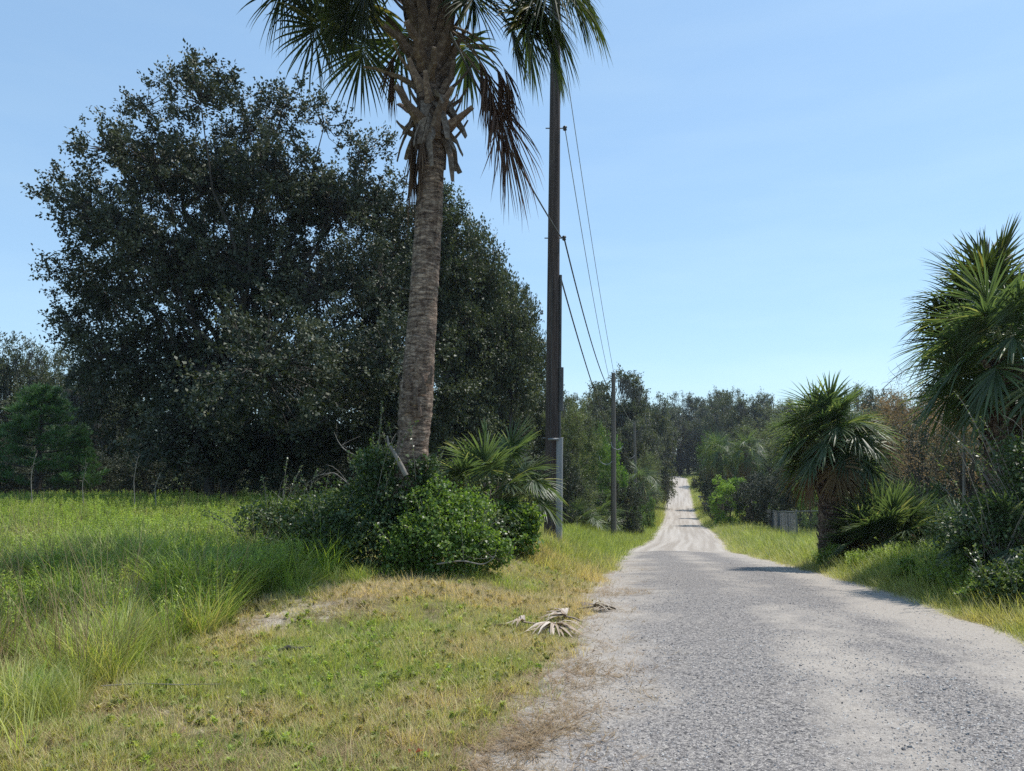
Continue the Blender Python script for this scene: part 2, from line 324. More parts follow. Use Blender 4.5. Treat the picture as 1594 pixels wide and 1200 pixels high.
# ---- ground: soil, thatch and sand picked by baked masks and noise
def ground_mat():
    m, n, out = mat_new('ground')
    tc = N(n, 'ShaderNodeTexCoord'); P = tc.outputs['Object']
    f1 = noise(n, 9, 8, P, .7); f2 = noise(n, 60, 5, P, .7); f3 = noise(n, 1.2, 4, P)
    soil = ramp(n, f1, [(.3, (.09, .075, .045)), (.5, (.19, .155, .085)), (.7, (.33, .27, .17))])
    green = ramp(n, f2, [(.3, (.06, .085, .025)), (.7, (.15, .18, .055))])
    a = N(n, 'ShaderNodeAttribute', attribute_name='green')
    base = mixc(n, a.outputs['Fac'], soil, green)
    fine = noise(n, 220, 3, P, .7)
    sand = ramp(n, f2, [(.25, (.30, .255, .20)), (.5, (.44, .385, .32)), (.75, (.56, .51, .44))])
    sand = mixc(n, 1.0, sand, ramp(n, fine, [(.3, .72), (.7, 1.18)]), 'MULTIPLY')
    s = N(n, 'ShaderNodeAttribute', attribute_name='sand')
    ad = N(n, 'ShaderNodeMath', operation='MULTIPLY_ADD'); n.links.new(f1, ad.inputs[0]); ad.inputs[1].default_value = 1.2; ad.inputs[2].default_value = -.6
    ad2 = N(n, 'ShaderNodeMath', operation='ADD', use_clamp=True); n.links.new(s.outputs['Fac'], ad2.inputs[0]); n.links.new(ad.outputs[0], ad2.inputs[1])
    sm = ramp(n, ad2.outputs[0], [(.35, 0.0), (.6, 1.0)])
    col = mixc(n, sm, base, sand)
    p = N(n, 'ShaderNodeBsdfPrincipled'); n.links.new(col, p.inputs['Base Color']); p.inputs['Roughness'].default_value = .95; p.inputs['Specular IOR Level'].default_value = .15
    bp = N(n, 'ShaderNodeBump'); bp.inputs['Strength'].default_value = .8; bp.inputs['Distance'].default_value = .02
    n.links.new(f2, bp.inputs['Height']); n.links.new(bp.outputs[0], p.inputs['Normal']); n.links.new(p.outputs[0], out.inputs[0]); return m
M['ground'] = ground_mat()
def road_mat():
    m, n, out = mat_new('worn_gravel_road')
    tc = N(n, 'ShaderNodeTexCoord'); P = tc.outputs['Object']
    vo = N(n, 'ShaderNodeTexVoronoi', feature='F1'); vo.inputs['Scale'].default_value = 115; n.links.new(P, vo.inputs['Vector'])
    vo2 = N(n, 'ShaderNodeTexVoronoi', feature='F1'); vo2.inputs['Scale'].default_value = 55; n.links.new(P, vo2.inputs['Vector'])
    sep = N(n, 'ShaderNodeSeparateColor'); n.links.new(vo.outputs['Color'], sep.inputs[0])
    sep2 = N(n, 'ShaderNodeSeparateColor'); n.links.new(vo2.outputs['Color'], sep2.inputs[0])
    stone = ramp(n, sep.outputs[0], [(0, (.09, .088, .092)), (.2, (.20, .195, .20)), (.5, (.33, .32, .32)), (.75, (.44, .425, .42)), (1, (.64, .62, .60))])
    stone2 = ramp(n, sep2.outputs[1], [(0, (.09, .09, .095)), (.45, (.30, .29, .29)), (1, (.54, .52, .49))])
    stone = mixc(n, ramp(n, sep2.outputs[0], [(.62, 0.0), (.66, 1.0)]), stone, stone2)
    edge = ramp(n, vo.outputs['Distance'], [(.25, 1.0), (.62, .62)])
    stone = mixc(n, 1.0, stone, edge, 'MULTIPLY'); stone = mixc(n, 1.0, stone, (.86, .81, .755), 'MULTIPLY')
    big = noise(n, .55, 5, P, .6); mid = noise(n, 3.5, 5, P, .7); fine = noise(n, 45, 6, P, .75)
    sandc = ramp(n, fine, [(.25, (.24, .205, .17)), (.5, (.36, .32, .275)), (.75, (.48, .44, .39))])
    a = N(n, 'ShaderNodeAttribute', attribute_name='sand')
    def add(x, y, ky, off):
        q = N(n, 'ShaderNodeMath', operation='MULTIPLY_ADD'); n.links.new(y, q.inputs[0]); q.inputs[1].default_value = ky; q.inputs[2].default_value = off
        r = N(n, 'ShaderNodeMath', operation='ADD'); n.links.new(x, r.inputs[0]); n.links.new(q.outputs[0], r.inputs[1]); return r.outputs[0]
    s = add(add(add(a.outputs['Fac'], big, 1.6, -.8), mid, 1.0, -.5), fine, .5, -.25)
    sm = ramp(n, s, [(.30, 0.0), (.75, 1.0)])
    col = mixc(n, sm, stone, sandc)
    b = N(n, 'ShaderNodeAttribute', attribute_name='track')    # packed wheel tracks of the far, pale part
    col = mixc(n, b.outputs['Fac'], col, (.52, .475, .42))
    d = N(n, 'ShaderNodeAttribute', attribute_name='dirt')
    dc = ramp(n, fine, [(.3, (.14, .11, .085)), (.7, (.30, .24, .18))])
    col = mixc(n, d.outputs['Fac'], col, dc)
    p = N(n, 'ShaderNodeBsdfPrincipled'); n.links.new(col, p.inputs['Base Color']); p.inputs['Roughness'].default_value = .85; p.inputs['Specular IOR Level'].default_value = .25
    inv = N(n, 'ShaderNodeMath', operation='SUBTRACT'); inv.inputs[0].default_value = 1; n.links.new(vo.outputs['Distance'], inv.inputs[1])
    bp = N(n, 'ShaderNodeBump'); bp.inputs['Strength'].default_value = .7; bp.inputs['Distance'].default_value = .008; n.links.new(inv.outputs[0], bp.inputs['Height'])
    bp2 = N(n, 'ShaderNodeBump'); bp2.inputs['Strength'].default_value = .5; bp2.inputs['Distance'].default_value = .03; n.links.new(mid, bp2.inputs['Height']); n.links.new(bp.outputs[0], bp2.inputs['Normal'])
    n.links.new(bp2.outputs[0], p.inputs['Normal']); n.links.new(p.outputs[0], out.inputs[0]); return m
M['road'] = road_mat()
# ------------------------------------------------------------------ masks shared by ground and plants
def masks(X, Y):
    l, r = road_edges(Y); eL = l - X; eR = X - r
    n1 = fbm(X * 1.3, Y * 1.3, 41); n2 = fbm(X * .45, Y * .45, 42); n3 = fbm(X * 4, Y * 4, 43)
    bare = (.25 + .9 * n3) * (.75 * np.exp(-(((X + 1.9) / .75) ** 2 + ((Y - 7.7) / .48) ** 2) ** 1.3) + .85 * np.exp(-(((X + 2.3) / .5) ** 2 + ((Y - 7.0) / .4) ** 2) ** 1.3)) \
        + .45 * np.exp(-(((X + 3.2) / .7) ** 2 + ((Y - 4.3) / .5) ** 2)) + .5 * np.exp(-(((X + 1.9) / .8) ** 2 + ((Y - 4.5) / .5) ** 2)) + .3 * np.exp(-(((X + 1.6) / .8) ** 2 + ((Y - 9.3) / .35) ** 2))
    edge = np.where(np.maximum(eL, eR) < 0, 1.0, np.where(eL > 0, np.exp(-np.maximum(eL, 0) / .28), np.exp(-np.maximum(eR, 0) / .30)))
    edge = edge * (Y < 215)
    sand = np.clip(bare * .9 + edge * .95, 0, 1.3)
    tall = sstep(.0, .35, -(X + 2.45 + (n1 - .5) * 1.5) ) * sstep(3.6, 4.8, Y + (n2 - .5) * 2.0)
    return l, r, eL, eR, n1, n2, n3, bare, edge, sand, tall
# ------------------------------------------------------------------ ground and road sheets
def axis_lines(c, segs):
    out = [c]
    return out
ys = [-12.0]
while ys[-1] < 1450:
    y = ys[-1]; ys.append(y + (0.09 if 2 <= y < 14 else max(.11, .011 * abs(y)) if y >= 14 else .5) * (1 if y < 240 else 6))
ys = np.array(ys)
def half_lines(fine_to, s0, far):
    x = [0.0]
    while x[-1] < far:
        x.append(x[-1] + (s0 if x[-1] < fine_to else max(s0, .045 * (x[-1] - fine_to) + s0)))
    return np.array(x)
xp = half_lines(6.5, .09, 500); xs = np.concatenate([-xp[:0:-1], xp])
cxr = np.interp(ys, [-12, 0, 30, 150, 240, 1500], [1, 1, 4, 25, 25, 0])
XX = xs[None, :] * (1 + np.clip(ys[:, None] - 12, 0, 150) * .012) + cxr[:, None]; YY = np.repeat(ys[:, None], len(xs), 1)
l, r, eL, eR, n1, n2, n3, bare, edge, sand, tall = masks(XX, YY)
off = np.maximum(eL, eR)
ZZ = hgt(XX, YY) - .06 * sstep(.02, -.25, off)
mb = MB(); ny, nx = XX.shape
i = np.arange(ny - 1)[:, None] * nx + np.arange(nx - 1)[None]
mb.add(np.stack([XX, YY, ZZ], -1).reshape(-1, 3), np.stack([i, i + 1, i + nx + 1, i + nx], -1).reshape(-1, 4))
me = mb.mesh('ground', M['ground'])
a = me.attributes.new('sand', 'FLOAT', 'POINT'); a.data.foreach_set('value', sand.astype(np.float32).reshape(-1))
gr = np.clip(.25 + tall * .6 + (n2 - .5) * 1.2 + sstep(12, 24, YY) * .5, 0, 1)
a = me.attributes.new('green', 'FLOAT', 'POINT'); a.data.foreach_set('value', gr.astype(np.float32).reshape(-1))
tag(obj('ground', me), 'grassy ground with sandy bare patches beside the road', kind='structure')
ry = [-6.0]
while ry[-1] < 200: ry.append(ry[-1] + (.07 if ry[-1] < 14 else max(.08, .008 * ry[-1])))
ry = np.array(ry); ne = 49; u = np.linspace(0, 1, ne)
l, r = road_edges(ry)
RX = l[:, None] - .12 + (r - l + .24)[:, None] * u[None]; RY = np.repeat(ry[:, None], ne, 1)
RZ = hgt(np.clip(RX, l[:, None] + 1e-3, r[:, None] - 1e-3), RY) + .012
RZ[:, 0] -= .045; RZ[:, -1] -= .045
mb = MB(); i = np.arange(len(ry) - 1)[:, None] * ne + np.arange(ne - 1)[None]
mb.add(np.stack([RX, RY, RZ], -1).reshape(-1, 3), np.stack([i, i + 1, i + ne + 1, i + ne], -1).reshape(-1, 4))
me = mb.mesh('road', M['road'])
el = (RX - l[:, None]); er = (r[:, None] - RX)
wj = fbm(RX * 1.5, RY * .6, 71)
far = sstep(26.2, 27.2, RY + (wj - .5) * 3.0)
sd = .36 + .85 * np.exp(-np.maximum(el, 0) / .35) + .95 * np.exp(-np.maximum(er, 0) / .55) + (fbm(RX * .5, RY * .5, 72) - .5) * .5
sd += .25 * np.exp(-((RX - RCX(RY)) / .35) ** 2) * (fbm(RX * .3, RY * .3, 75))
ul = RX - RCX(RY) + (fbm(RY * .25, RY * 0, 79) - .5) * .6
sd -= .30 * np.exp(-((ul - .75) / .32) ** 2) + .26 * np.exp(-((ul + .65) / .30) ** 2)
sd = np.clip(sd + far * 1.2, 0, 2)
a = me.attributes.new('sand', 'FLOAT', 'POINT'); a.data.foreach_set('value', sd.astype(np.float32).reshape(-1))
uu = (RX - RCX(RY)[...])
streak = fbm(uu * 7, RY * .12, 73, 3)
tr = far * np.clip((streak - .38) * 1.5, 0, .55)
a = me.attributes.new('track', 'FLOAT', 'POINT'); a.data.foreach_set('value', tr.astype(np.float32).reshape(-1))
dirt = np.clip(far * np.clip((.45 - streak) * 2, 0, .25) + .8 * sstep(.62, .75, fbm(RX * 1.1, RY * 1.4, 74)) * np.exp(-np.maximum(el, 0) / .45) * (RY < 20), 0, .8)
a = me.attributes.new('dirt', 'FLOAT', 'POINT'); a.data.foreach_set('value', dirt.astype(np.float32).reshape(-1))
tag(obj('road', me), 'worn gravel and sand road dipping and rising into the trees', kind='structure')
# ------------------------------------------------------------------ scatter of uncountable stuff
def scatter(name, label, pos, rot, scl, dry, pick, protos, kind='stuff'):
    n = len(pos); me = bpy.data.meshes.new(name); me.vertices.add(n)
    me.vertices.foreach_set('co', np.asarray(pos, np.float32).reshape(-1))
    def at_(nm, ty, v, key='value'):
        q = me.attributes.new(nm, ty, 'POINT'); q.data.foreach_set(key, v)
    at_('rot', 'FLOAT_VECTOR', np.asarray(rot, np.float32).reshape(-1), 'vector')
    at_('scl', 'FLOAT_VECTOR', np.asarray(scl, np.float32).reshape(-1), 'vector')
    at_('dry', 'FLOAT', np.asarray(dry, np.float32)); at_('pick', 'INT', np.asarray(pick, np.int32))
    for p in protos: me.materials.append(p.materials[0])
    ob = obj(name, me); tag(ob, label, kind=kind)
    ng = bpy.data.node_groups.new(name, 'GeometryNodeTree')
    ng.interface.new_socket('Geometry', in_out='INPUT', socket_type='NodeSocketGeometry')
    ng.interface.new_socket('Geometry', in_out='OUTPUT', socket_type='NodeSocketGeometry')
    gi = ng.nodes.new('NodeGroupInput'); go = ng.nodes.new('NodeGroupOutput')
    g2i = ng.nodes.new('GeometryNodeGeometryToInstance')
    for p in reversed(protos):
        po = bpy.data.objects.new(p.name, p)
        oi = ng.nodes.new('GeometryNodeObjectInfo'); oi.inputs['Object'].default_value = po; oi.inputs['As Instance'].default_value = False
        ng.links.new(oi.outputs['Geometry'], g2i.inputs[0])
    iop = ng.nodes.new('GeometryNodeInstanceOnPoints'); iop.inputs['Pick Instance'].default_value = True
    def na(nm, ty):
        q = ng.nodes.new('GeometryNodeInputNamedAttribute'); q.data_type = ty; q.inputs['Name'].default_value = nm; return q.outputs['Attribute']
    ng.links.new(gi.outputs[0], iop.inputs['Points']); ng.links.new(g2i.outputs[0], iop.inputs['Instance'])
    ng.links.new(na('pick', 'INT'), iop.inputs['Instance Index']); ng.links.new(na('rot', 'FLOAT_VECTOR'), iop.inputs['Rotation'])
    ng.links.new(na('scl', 'FLOAT_VECTOR'), iop.inputs['Scale']); ng.links.new(iop.outputs[0], go.inputs[0])
    md = ob.modifiers.new('scatter', 'NODES'); md.node_group = ng
    return ob
def blades(name, mat, n, h0, h1_, wid, spread, bend, seed, segs=3, lean=.25, seeds=0):
    g = np.random.default_rng(seed); mb = MB()
    az = g.random(n) * 2 * np.pi; rr = np.sqrt(g.random(n)) * spread
    p = np.stack([np.cos(az) * rr, np.sin(az) * rr, np.full(n, -.015)], 1)
    a2 = az + g.normal(0, .8, n); L = h0 + (h1_ - h0) * g.random(n) ** 1.2
    ln = np.abs(g.normal(0, lean, n)) + rr / max(spread, 1e-3) * lean
    d = np.stack([np.cos(a2) * ln, np.sin(a2) * ln, np.ones(n)], 1); d = nrm(d)
    out = np.stack([np.cos(a2), np.sin(a2), 0 * a2], 1); side = np.stack([-np.sin(a2), np.cos(a2), 0 * a2], 1)
    tw = g.random(n) * .9 - .45; side = side * np.cos(tw)[:, None] + out * np.sin(tw)[:, None]
    b = bend * (0.4 + g.random(n)); rows = []
    for k in range(segs + 1):
        s = k / segs; ww = wid * (0.75 + .5 * g.random(n) * 0 ) * (1 - s ** 1.8) + .0004
        rows.append((p - side * ww[:, None] / 2 if np.ndim(ww) else p - side * ww / 2, p + side * (ww[:, None] if np.ndim(ww) else ww) / 2))
        p = p + d * (L / segs)[:, None]
        d = nrm(d + out * (b * (.35 + s))[:, None] - np.array([0, 0, 1.0]) * (b * s * .8)[:, None])
    V = np.stack([x for ab in rows for x in ab], 1)  # n, 2(segs+1), 3
    m_ = 2 * (segs + 1); base = np.arange(n)[:, None] * m_; fs = []
    for k in range(segs): fs.append(np.concatenate([base + 2 * k, base + 2 * k + 1, base + 2 * k + 3, base + 2 * k + 2], 1))
    t = np.clip(g.random(n) * .9 + .05, 0, 1)
    tt = np.repeat(t, m_).reshape(n, m_) * .8 + np.linspace(0, .2, m_)[None]
    mb.add(V.reshape(-1, 3), np.concatenate(fs), 0, tt.reshape(-1))
    return mb.mesh(name, mat)
def weed(name, mat, h, nl, L, W, seed, stems=3):
    g = np.random.default_rng(seed); mb = MB()
    for s in range(stems):
        a = g.random() * 6.28; top = np.array([math.cos(a) * h * .18, math.sin(a) * h * .18, h * (.75 + .35 * g.random())])
        t = np.linspace(0, 1, 5)[:, None]; pts = top * t + np.array([math.cos(a), math.sin(a), 0]) * (t * (1 - t)) * -.05
        tube(mb, pts, [.004, .0035, .003, .0025, .001], 3, 0, .3, cap=False)
        u = g.random(nl) ** .8 * .95 + .05; p = top[None] * u[:, None]
        az = g.random(nl) * 6.28; ax = np.stack([np.cos(az), np.sin(az), .35 + .5 * g.random(nl)], 1)
        sz = (1.15 - .6 * u)
        leaves(mb, p, ax, np.array([[0, 0, 1.0]]) + g.normal(0, .25, (nl, 3)), L * sz, W * sz, 0, g.random(nl))
    return mb.mesh(name, mat)
g1 = [blades('grass_tuft', M['grass'], 20, .03, .085, .0042, .06, .5, s, 2, .9) for s in range(1, 5)]
g1 += [blades('grass_tuft', M['grass'], 14, .05, .15, .0045, .05, .3, s, 3, .45) for s in range(5, 7)]
g1 += [weed('broad_weed', M['weed'], .035, 9, .035, .016, s, 2) for s in range(7, 9)]
g2 = [blades('tall_tuft', M['tall_grass'], 26, .20, .72, .0095, .09, .30, s, 5, .34) for s in range(11, 15)]
g2 += [blades('fine_tuft', M['tall_grass'], 18, .2, .62, .0055, .09, .3, s, 4, .38) for s in range(15, 17)]
gw = [weed('field_weed', M['weed'], .42, 30, .055, .016, s, 4) for s in range(21, 24)] + [weed('field_weed', M['weed'], .35, 24, .05, .026, s, 4) for s in range(24, 26)]
gs = [blades('seed_stalk', M['thatch'], 5, .55, 1.0, .0045, .06, .12, s, 5, .16) for s in range(41, 44)]
gt = [blades('straw', M['thatch'], 12, .05, .16, .0035, .07, .5, s, 2, 2.6) for s in range(31, 35)]
def rot_rand(n, tilt=.15, g=rg): return np.stack([g.normal(0, tilt, n), g.normal(0, tilt, n), g.random(n) * 6.283], 1)
def frustum(n, y0, y1, x0f, x1f, power=1.0):
    """points with density falling off with distance; x between slanted limits"""
    t = rg.random(n); Y = (y0 ** (-power) + t * (y1 ** (-power) - y0 ** (-power))) ** (-1 / power) if power else y0 + (y1 - y0) * t
    X = x0f(Y) + (x1f(Y) - x0f(Y)) * rg.random(n)
    return X, Y
# mown verge, left and right
def verge():
    PX, PY, SC, DR, PK = [], [], [], [], []
    def put(X, Y, keep, sc, dry, pk):
        PX.append(X[keep]); PY.append(Y[keep]); SC.append(sc[keep]); DR.append(dry[keep]); PK.append(pk[keep])
    # left near
    X, Y = frustum(85000, 2.6, 16, lambda y: np.maximum(-y * .8 - .6, -4.2), lambda y: road_edges(y)[0] + .15, 1.0)
    l, r, eL, eR, n1, n2, n3, bare, edge, sand, tall = masks(X, Y)
    worn = sstep(.46, .60, fbm(X * .8 + 9, Y * .8, 47)) * (.35 + .65 * sstep(.6, -1.2, X))
    n5 = fbm(X * 9, Y * 9, 48, 3)
    dens = np.clip(1 - bare * 1.3, 0, 1) * sstep(-.02, .35, eL + (n3 - .5) * .5) * (.3 + .7 * sstep(.3, .55, n1)) * (1 - .5 * tall) * (1 - .75 * worn * sstep(.62, .42, n5)) * (1 - .6 * sstep(.5, .36, n5))
    dens *= 1 - .5 * sstep(.55, .7, n2) * (X < -.8)
    dry = np.clip(.31 + (n1 - .5) * 2.2 + (n2 - .5) * 2.0 + .35 * np.exp(-np.maximum(eL, 0) / .5) - .25 * sstep(-.9, .2, X) * (Y < 7.5) + .3 * worn + .35 * (Y > 8) * (X > -2.2) + rg.normal(0, .22, len(X)), 0, 1)
    put(X, Y, rg.random(len(X)) < dens, (.75 + .6 * rg.random(len(X))) * (.8 + .035 * Y), dry, rg.choice([0, 1, 2, 3, 4, 5, 6, 7], len(X), p=[.22, .22, .19, .17, .07, .05, .045, .035]))
    # left, beyond the mound towards the poles
    X, Y = frustum(22000, 12, 70, lambda y: RCX(y) - 2 - 8 * np.ones_like(y), lambda y: road_edges(y)[0] + .1, .6)
    l, r, eL, eR, n1, n2, n3, *_ = masks(X, Y)
    dry = np.clip(.75 - (Y - 13) * .12 + (n1 - .5) * 1.5 + rg.normal(0, .15, len(X)), 0, .9)
    put(X, Y, (rg.random(len(X)) < sstep(-.02, .3, eL)) & (X > -1.0), (1.2 + .8 * rg.random(len(X))) * (1 + .03 * Y), dry, rg.integers(0, 6, len(X)))
    # right verge
    X, Y = frustum(60000, 5.5, 75, lambda y: road_edges(y)[1] - .1, lambda y: road_edges(y)[1] + 3 + .32 * y, .8)
    l, r, eL, eR, n1, n2, n3, *_ = masks(X, Y)
    dry = np.clip(.05 + (n1 - .5) * 1.0 + .5 * np.exp(-np.maximum(eR, 0) / .35) + rg.normal(0, .12, len(X)), 0, .9)
    put(X, Y, rg.random(len(X)) < sstep(-.05, .45, eR + (n3 - .5) * .4), (1.3 + 1.0 * rg.random(len(X))) * (1 + .022 * Y) * (.6 + .5 * sstep(0, .8, eR)), dry, rg.integers(0, 6, len(X)))
    # far strips both sides of the road
    X, Y = frustum(30000, 60, 190, lambda y: RCX(y) - 9, lambda y: RCX(y) + 7, .8)
    l, r, eL, eR, n1, n2, n3, *_ = masks(X, Y)
    put(X, Y, (np.maximum(eL, eR) > .1), 3.0 + 2 * rg.random(len(X)), np.clip(.15 + (n1 - .5), 0, .6), rg.integers(0, 6, len(X)))
    X = np.concatenate(PX); Y = np.concatenate(PY); S = np.concatenate(SC); D = np.concatenate(DR); K = np.concatenate(PK)
    S3 = np.stack([S, S, S * (.8 + .4 * rg.random(len(S)))], 1)
    scatter('grass', 'short patchy green and straw coloured grass on both verges', np.stack([X, Y, hgt(X, Y)], 1), rot_rand(len(X), .12), S3, D, K, g1)
verge()
def tall_field():
    X, Y = frustum(30000, 4.0, 33, lambda y: -y * .78 - 1.5, lambda y: np.full_like(y, -2.0), .55)
    l, r, eL, eR, n1, n2, n3, bare, edge, sand, tall = masks(X, Y)
    mound = np.exp(-(((X + 2.4) / 1.3) ** 2 + ((Y - 10.9) / .8) ** 2))
    nearclump = sstep(.42, .60, fbm(X * 1.9, Y * 1.9, 49) + .22 * sstep(6, 9.5, Y))
    k = rg.random(len(X)) < tall * nearclump * (1 - mound) * (.55 + .45 * n3)
    X, Y, n1, n2, n3 = X[k], Y[k], n1[k], n2[k], n3[k]
    sc = (.45 + .75 * rg.random(len(X))) * (.75 + .45 * sstep(5, 8, Y)) * (.38 + .65 * n2 + .3 * sstep(.45, .65, fbm(X * 2.6, Y * 2.6, 50))) * (1 - .5 * sstep(10, 17, Y))
    dry = np.clip((n1 - .5) * 1.3 + rg.normal(.12, .24, len(X)) + .2 * (Y < 7), 0, .9)
    scatter('tall_grass', 'tall uncut green grass of the field', np.stack([X, Y, hgt(X, Y)], 1), rot_rand(len(X), .08), np.stack([sc, sc, sc], 1), dry, rg.integers(0, len(g2), len(X)), g2)
    X = rg.uniform(-3.3, .35, 300); Y = 9.45 + .35 * np.abs(np.sin(X * 1.3)) + rg.normal(0, .14, 300) - .25 * (X < -1.6); keep = rg.random(300) < .25 + .75 * vnoise(X * 3, Y * 0, 3); X, Y = X[keep], Y[keep]
    sc = .25 + .35 * rg.random(len(X))
    scatter('edge_grass', 'ragged green grass and weeds round the foot of the vine mounds', np.stack([X, Y, hgt(X, Y)], 1), rot_rand(len(X), .15), np.stack([sc * 1.3, sc * 1.3, sc], 1), np.clip(rg.normal(.15, .2, len(X)), 0, .8), rg.integers(0, len(g2), len(X)), g2)
    X, Y = frustum(20000, 6, 34, lambda y: -y * .8 - 1.5, lambda y: np.full_like(y, -2.6), .3)
    l, r, eL, eR, n1, n2, n3, bare, edge, sand, tall = masks(X, Y)
    mound = np.exp(-(((X + 2.4) / 1.3) ** 2 + ((Y - 10.9) / .8) ** 2))
    k = rg.random(len(X)) < tall * sstep(.3, .5, n2 + .15 * (Y > 11)) * sstep(5.5, 11, Y + (n3 - .5) * 5) * (1 - mound); X, Y, n2, n1 = X[k], Y[k], n2[k], n1[k]
    sc = (.7 + .6 * rg.random(len(X))) * (1 + .15 * sstep(14, 24, Y))
    scatter('weeds', 'leafy bright green weeds growing through the field grass', np.stack([X, Y, hgt(X, Y)], 1), rot_rand(len(X), .1), np.stack([sc, sc, sc], 1), np.clip(rg.normal(.05, .12, len(X)) + (n1 - .6), 0, .7), rg.integers(0, len(gw), len(X)), gw)
    # rank growth on the right verge round the palms
    X, Y = frustum(9000, 6.0, 34, lambda y: road_edges(y)[1] + .35, lambda y: road_edges(y)[1] + 4.5 + .2 * y, .7)
    l, r, eL, eR, n1, n2, n3, *_ = masks(X, Y)
    k = rg.random(len(X)) < sstep(.3, 1.4, eR + (n1 - .5)) * (.35 + .65 * (Y < 14)); X, Y, n1, eR = X[k], Y[k], n1[k], eR[k]
    sc = (.35 + .4 * rg.random(len(X))) * (.6 + .5 * sstep(.3, 1.5, eR)) * np.where(Y < 14, 1, .75)
    scatter('verge_grass', 'rank bright green grass below the palms by the road', np.stack([X, Y, hgt(X, Y)], 1), rot_rand(len(X), .1), np.stack([sc * 1.3, sc * 1.3, sc], 1), np.clip((n1 - .5) * .8 + rg.normal(.02, .1, len(X)), 0, .6), rg.integers(0, len(g2), len(X)), g2)
    X, Y = frustum(6500, 7, 17, lambda y: road_edges(y)[1] + .5, lambda y: road_edges(y)[1] + 4.5, .5)
    n1 = fbm(X * 1.1, Y * 1.1, 91); k = rg.random(len(X)) < sstep(.42, .6, n1); X, Y = X[k], Y[k]
    sc = .5 + .5 * rg.random(len(X))
    scatter('verge_weeds', 'broad leaved bright weeds in the grass below the palms', np.stack([X, Y, hgt(X, Y)], 1), rot_rand(len(X), .1), np.stack([sc * 1.2, sc * 1.2, sc], 1), np.clip(rg.normal(.0, .08, len(X)), 0, .5), rg.integers(0, len(gw), len(X)), gw)
tall_field()
def litter():
    X, Y = frustum(52000, 2.6, 15, lambda y: np.maximum(-y * .75, -4.2), lambda y: road_edges(y)[0] + .75, 1.0)
    l, r, eL, eR, n1, n2, n3, bare, edge, sand, tall = masks(X, Y)
    tongue = sstep(.5, .62, fbm(Y * .9, X * .5, 95)) * .75
    worn = sstep(.46, .60, fbm(X * .8 + 9, Y * .8, 47)) * (.35 + .65 * sstep(.6, -1.2, X)) * (eL > .2)
    d = .45 * worn + np.exp(-np.abs(eL + tongue * .35 - .05) / (.20 + .28 * tongue)) * (.55 + .45 * tongue) + .28 * np.clip(bare, 0, 1) + .16 * sstep(.5, .65, n1) * (eL > .2)
    k = rg.random(len(X)) < d * .8; X, Y = X[k], Y[k]
    lift = np.where(road_edges(Y)[0] < X, .014, 0)
    sc = .7 + .7 * rg.random(len(X))
    scatter('straw_litter', 'dry brown straw and thatch along the ragged road edge', np.stack([X, Y, hgt(X, Y) + lift], 1), rot_rand(len(X), .1), np.stack([sc, sc, sc * .5], 1), np.zeros(len(X)), rg.integers(0, len(gt), len(X)), gt)
litter()
def stalks():
    X, Y = frustum(2600, 5, 30, lambda y: -y * .78 - 1.5, lambda y: np.full_like(y, -2.6), .4)
    l, r, eL, eR, n1, n2, n3, bare, edge, sand, tall = masks(X, Y); k = rg.random(len(X)) < tall * sstep(.4, .6, n1); X, Y = X[k], Y[k]
    sc = .7 + .5 * rg.random(len(X))
    scatter('dry_grass', 'dry straw coloured seed stalks standing in the field grass', np.stack([X, Y, hgt(X, Y)], 1), rot_rand(len(X), .12), np.stack([sc, sc, sc], 1), np.zeros(len(X)), rg.integers(0, 3, len(X)), gs)
stalks()
# loose stones on the road
def stones():
    ms = []
    sm = [rough_mat('chip_grey', [(.3, (.16, .16, .17)), (.7, (.30, .295, .29))], 60, bump=0), rough_mat('chip_dark', [(.3, (.05, .05, .055)), (.7, (.12, .12, .125))], 60, bump=0),
          rough_mat('chip_pale', [(.3, (.40, .38, .35)), (.7, (.60, .58, .55))], 60, bump=0)]
    for s in range(6):
        g = np.random.default_rng(s + 50); mb = MB()
        v = np.array([[x, y, z] for x in (-1, 1) for y in (-1, 1) for z in (-.6, .6)], float) * (.6 + .5 * g.random((8, 3)))
        mb.add(v * .5, [[0, 1, 3, 2], [4, 6, 7, 5], [0, 4, 5, 1], [2, 3, 7, 6], [0, 2, 6, 4], [1, 5, 7, 3]])
        ms.append(mb.mesh('stone', sm[s % 3], False))
    X, Y = frustum(42000, 2.5, 26, lambda y: road_edges(y)[0] + .03, lambda y: road_edges(y)[1] - .03, 1.2)
    n = fbm(X * 1.2, Y * 1.2, 61); k = rg.random(len(X)) < .25 + .75 * sstep(.4, .6, n); X, Y = X[k], Y[k]
    s = (.004 + .007 * rg.random(len(X)) ** 2) * np.where(rg.random(len(X)) < .015, 1.9, 1)
    z = hgt(X, Y) + .012 + s * .1
    scatter('gravel', 'loose gravel chips on the road surface', np.stack([X, Y, z], 1), rot_rand(len(X), .5), np.stack([s * 1.2, s, s * .8], 1), np.zeros(len(X)), rg.choice(6, len(X), p=[.30, .05, .16, .30, .05, .14]), ms)
stones()
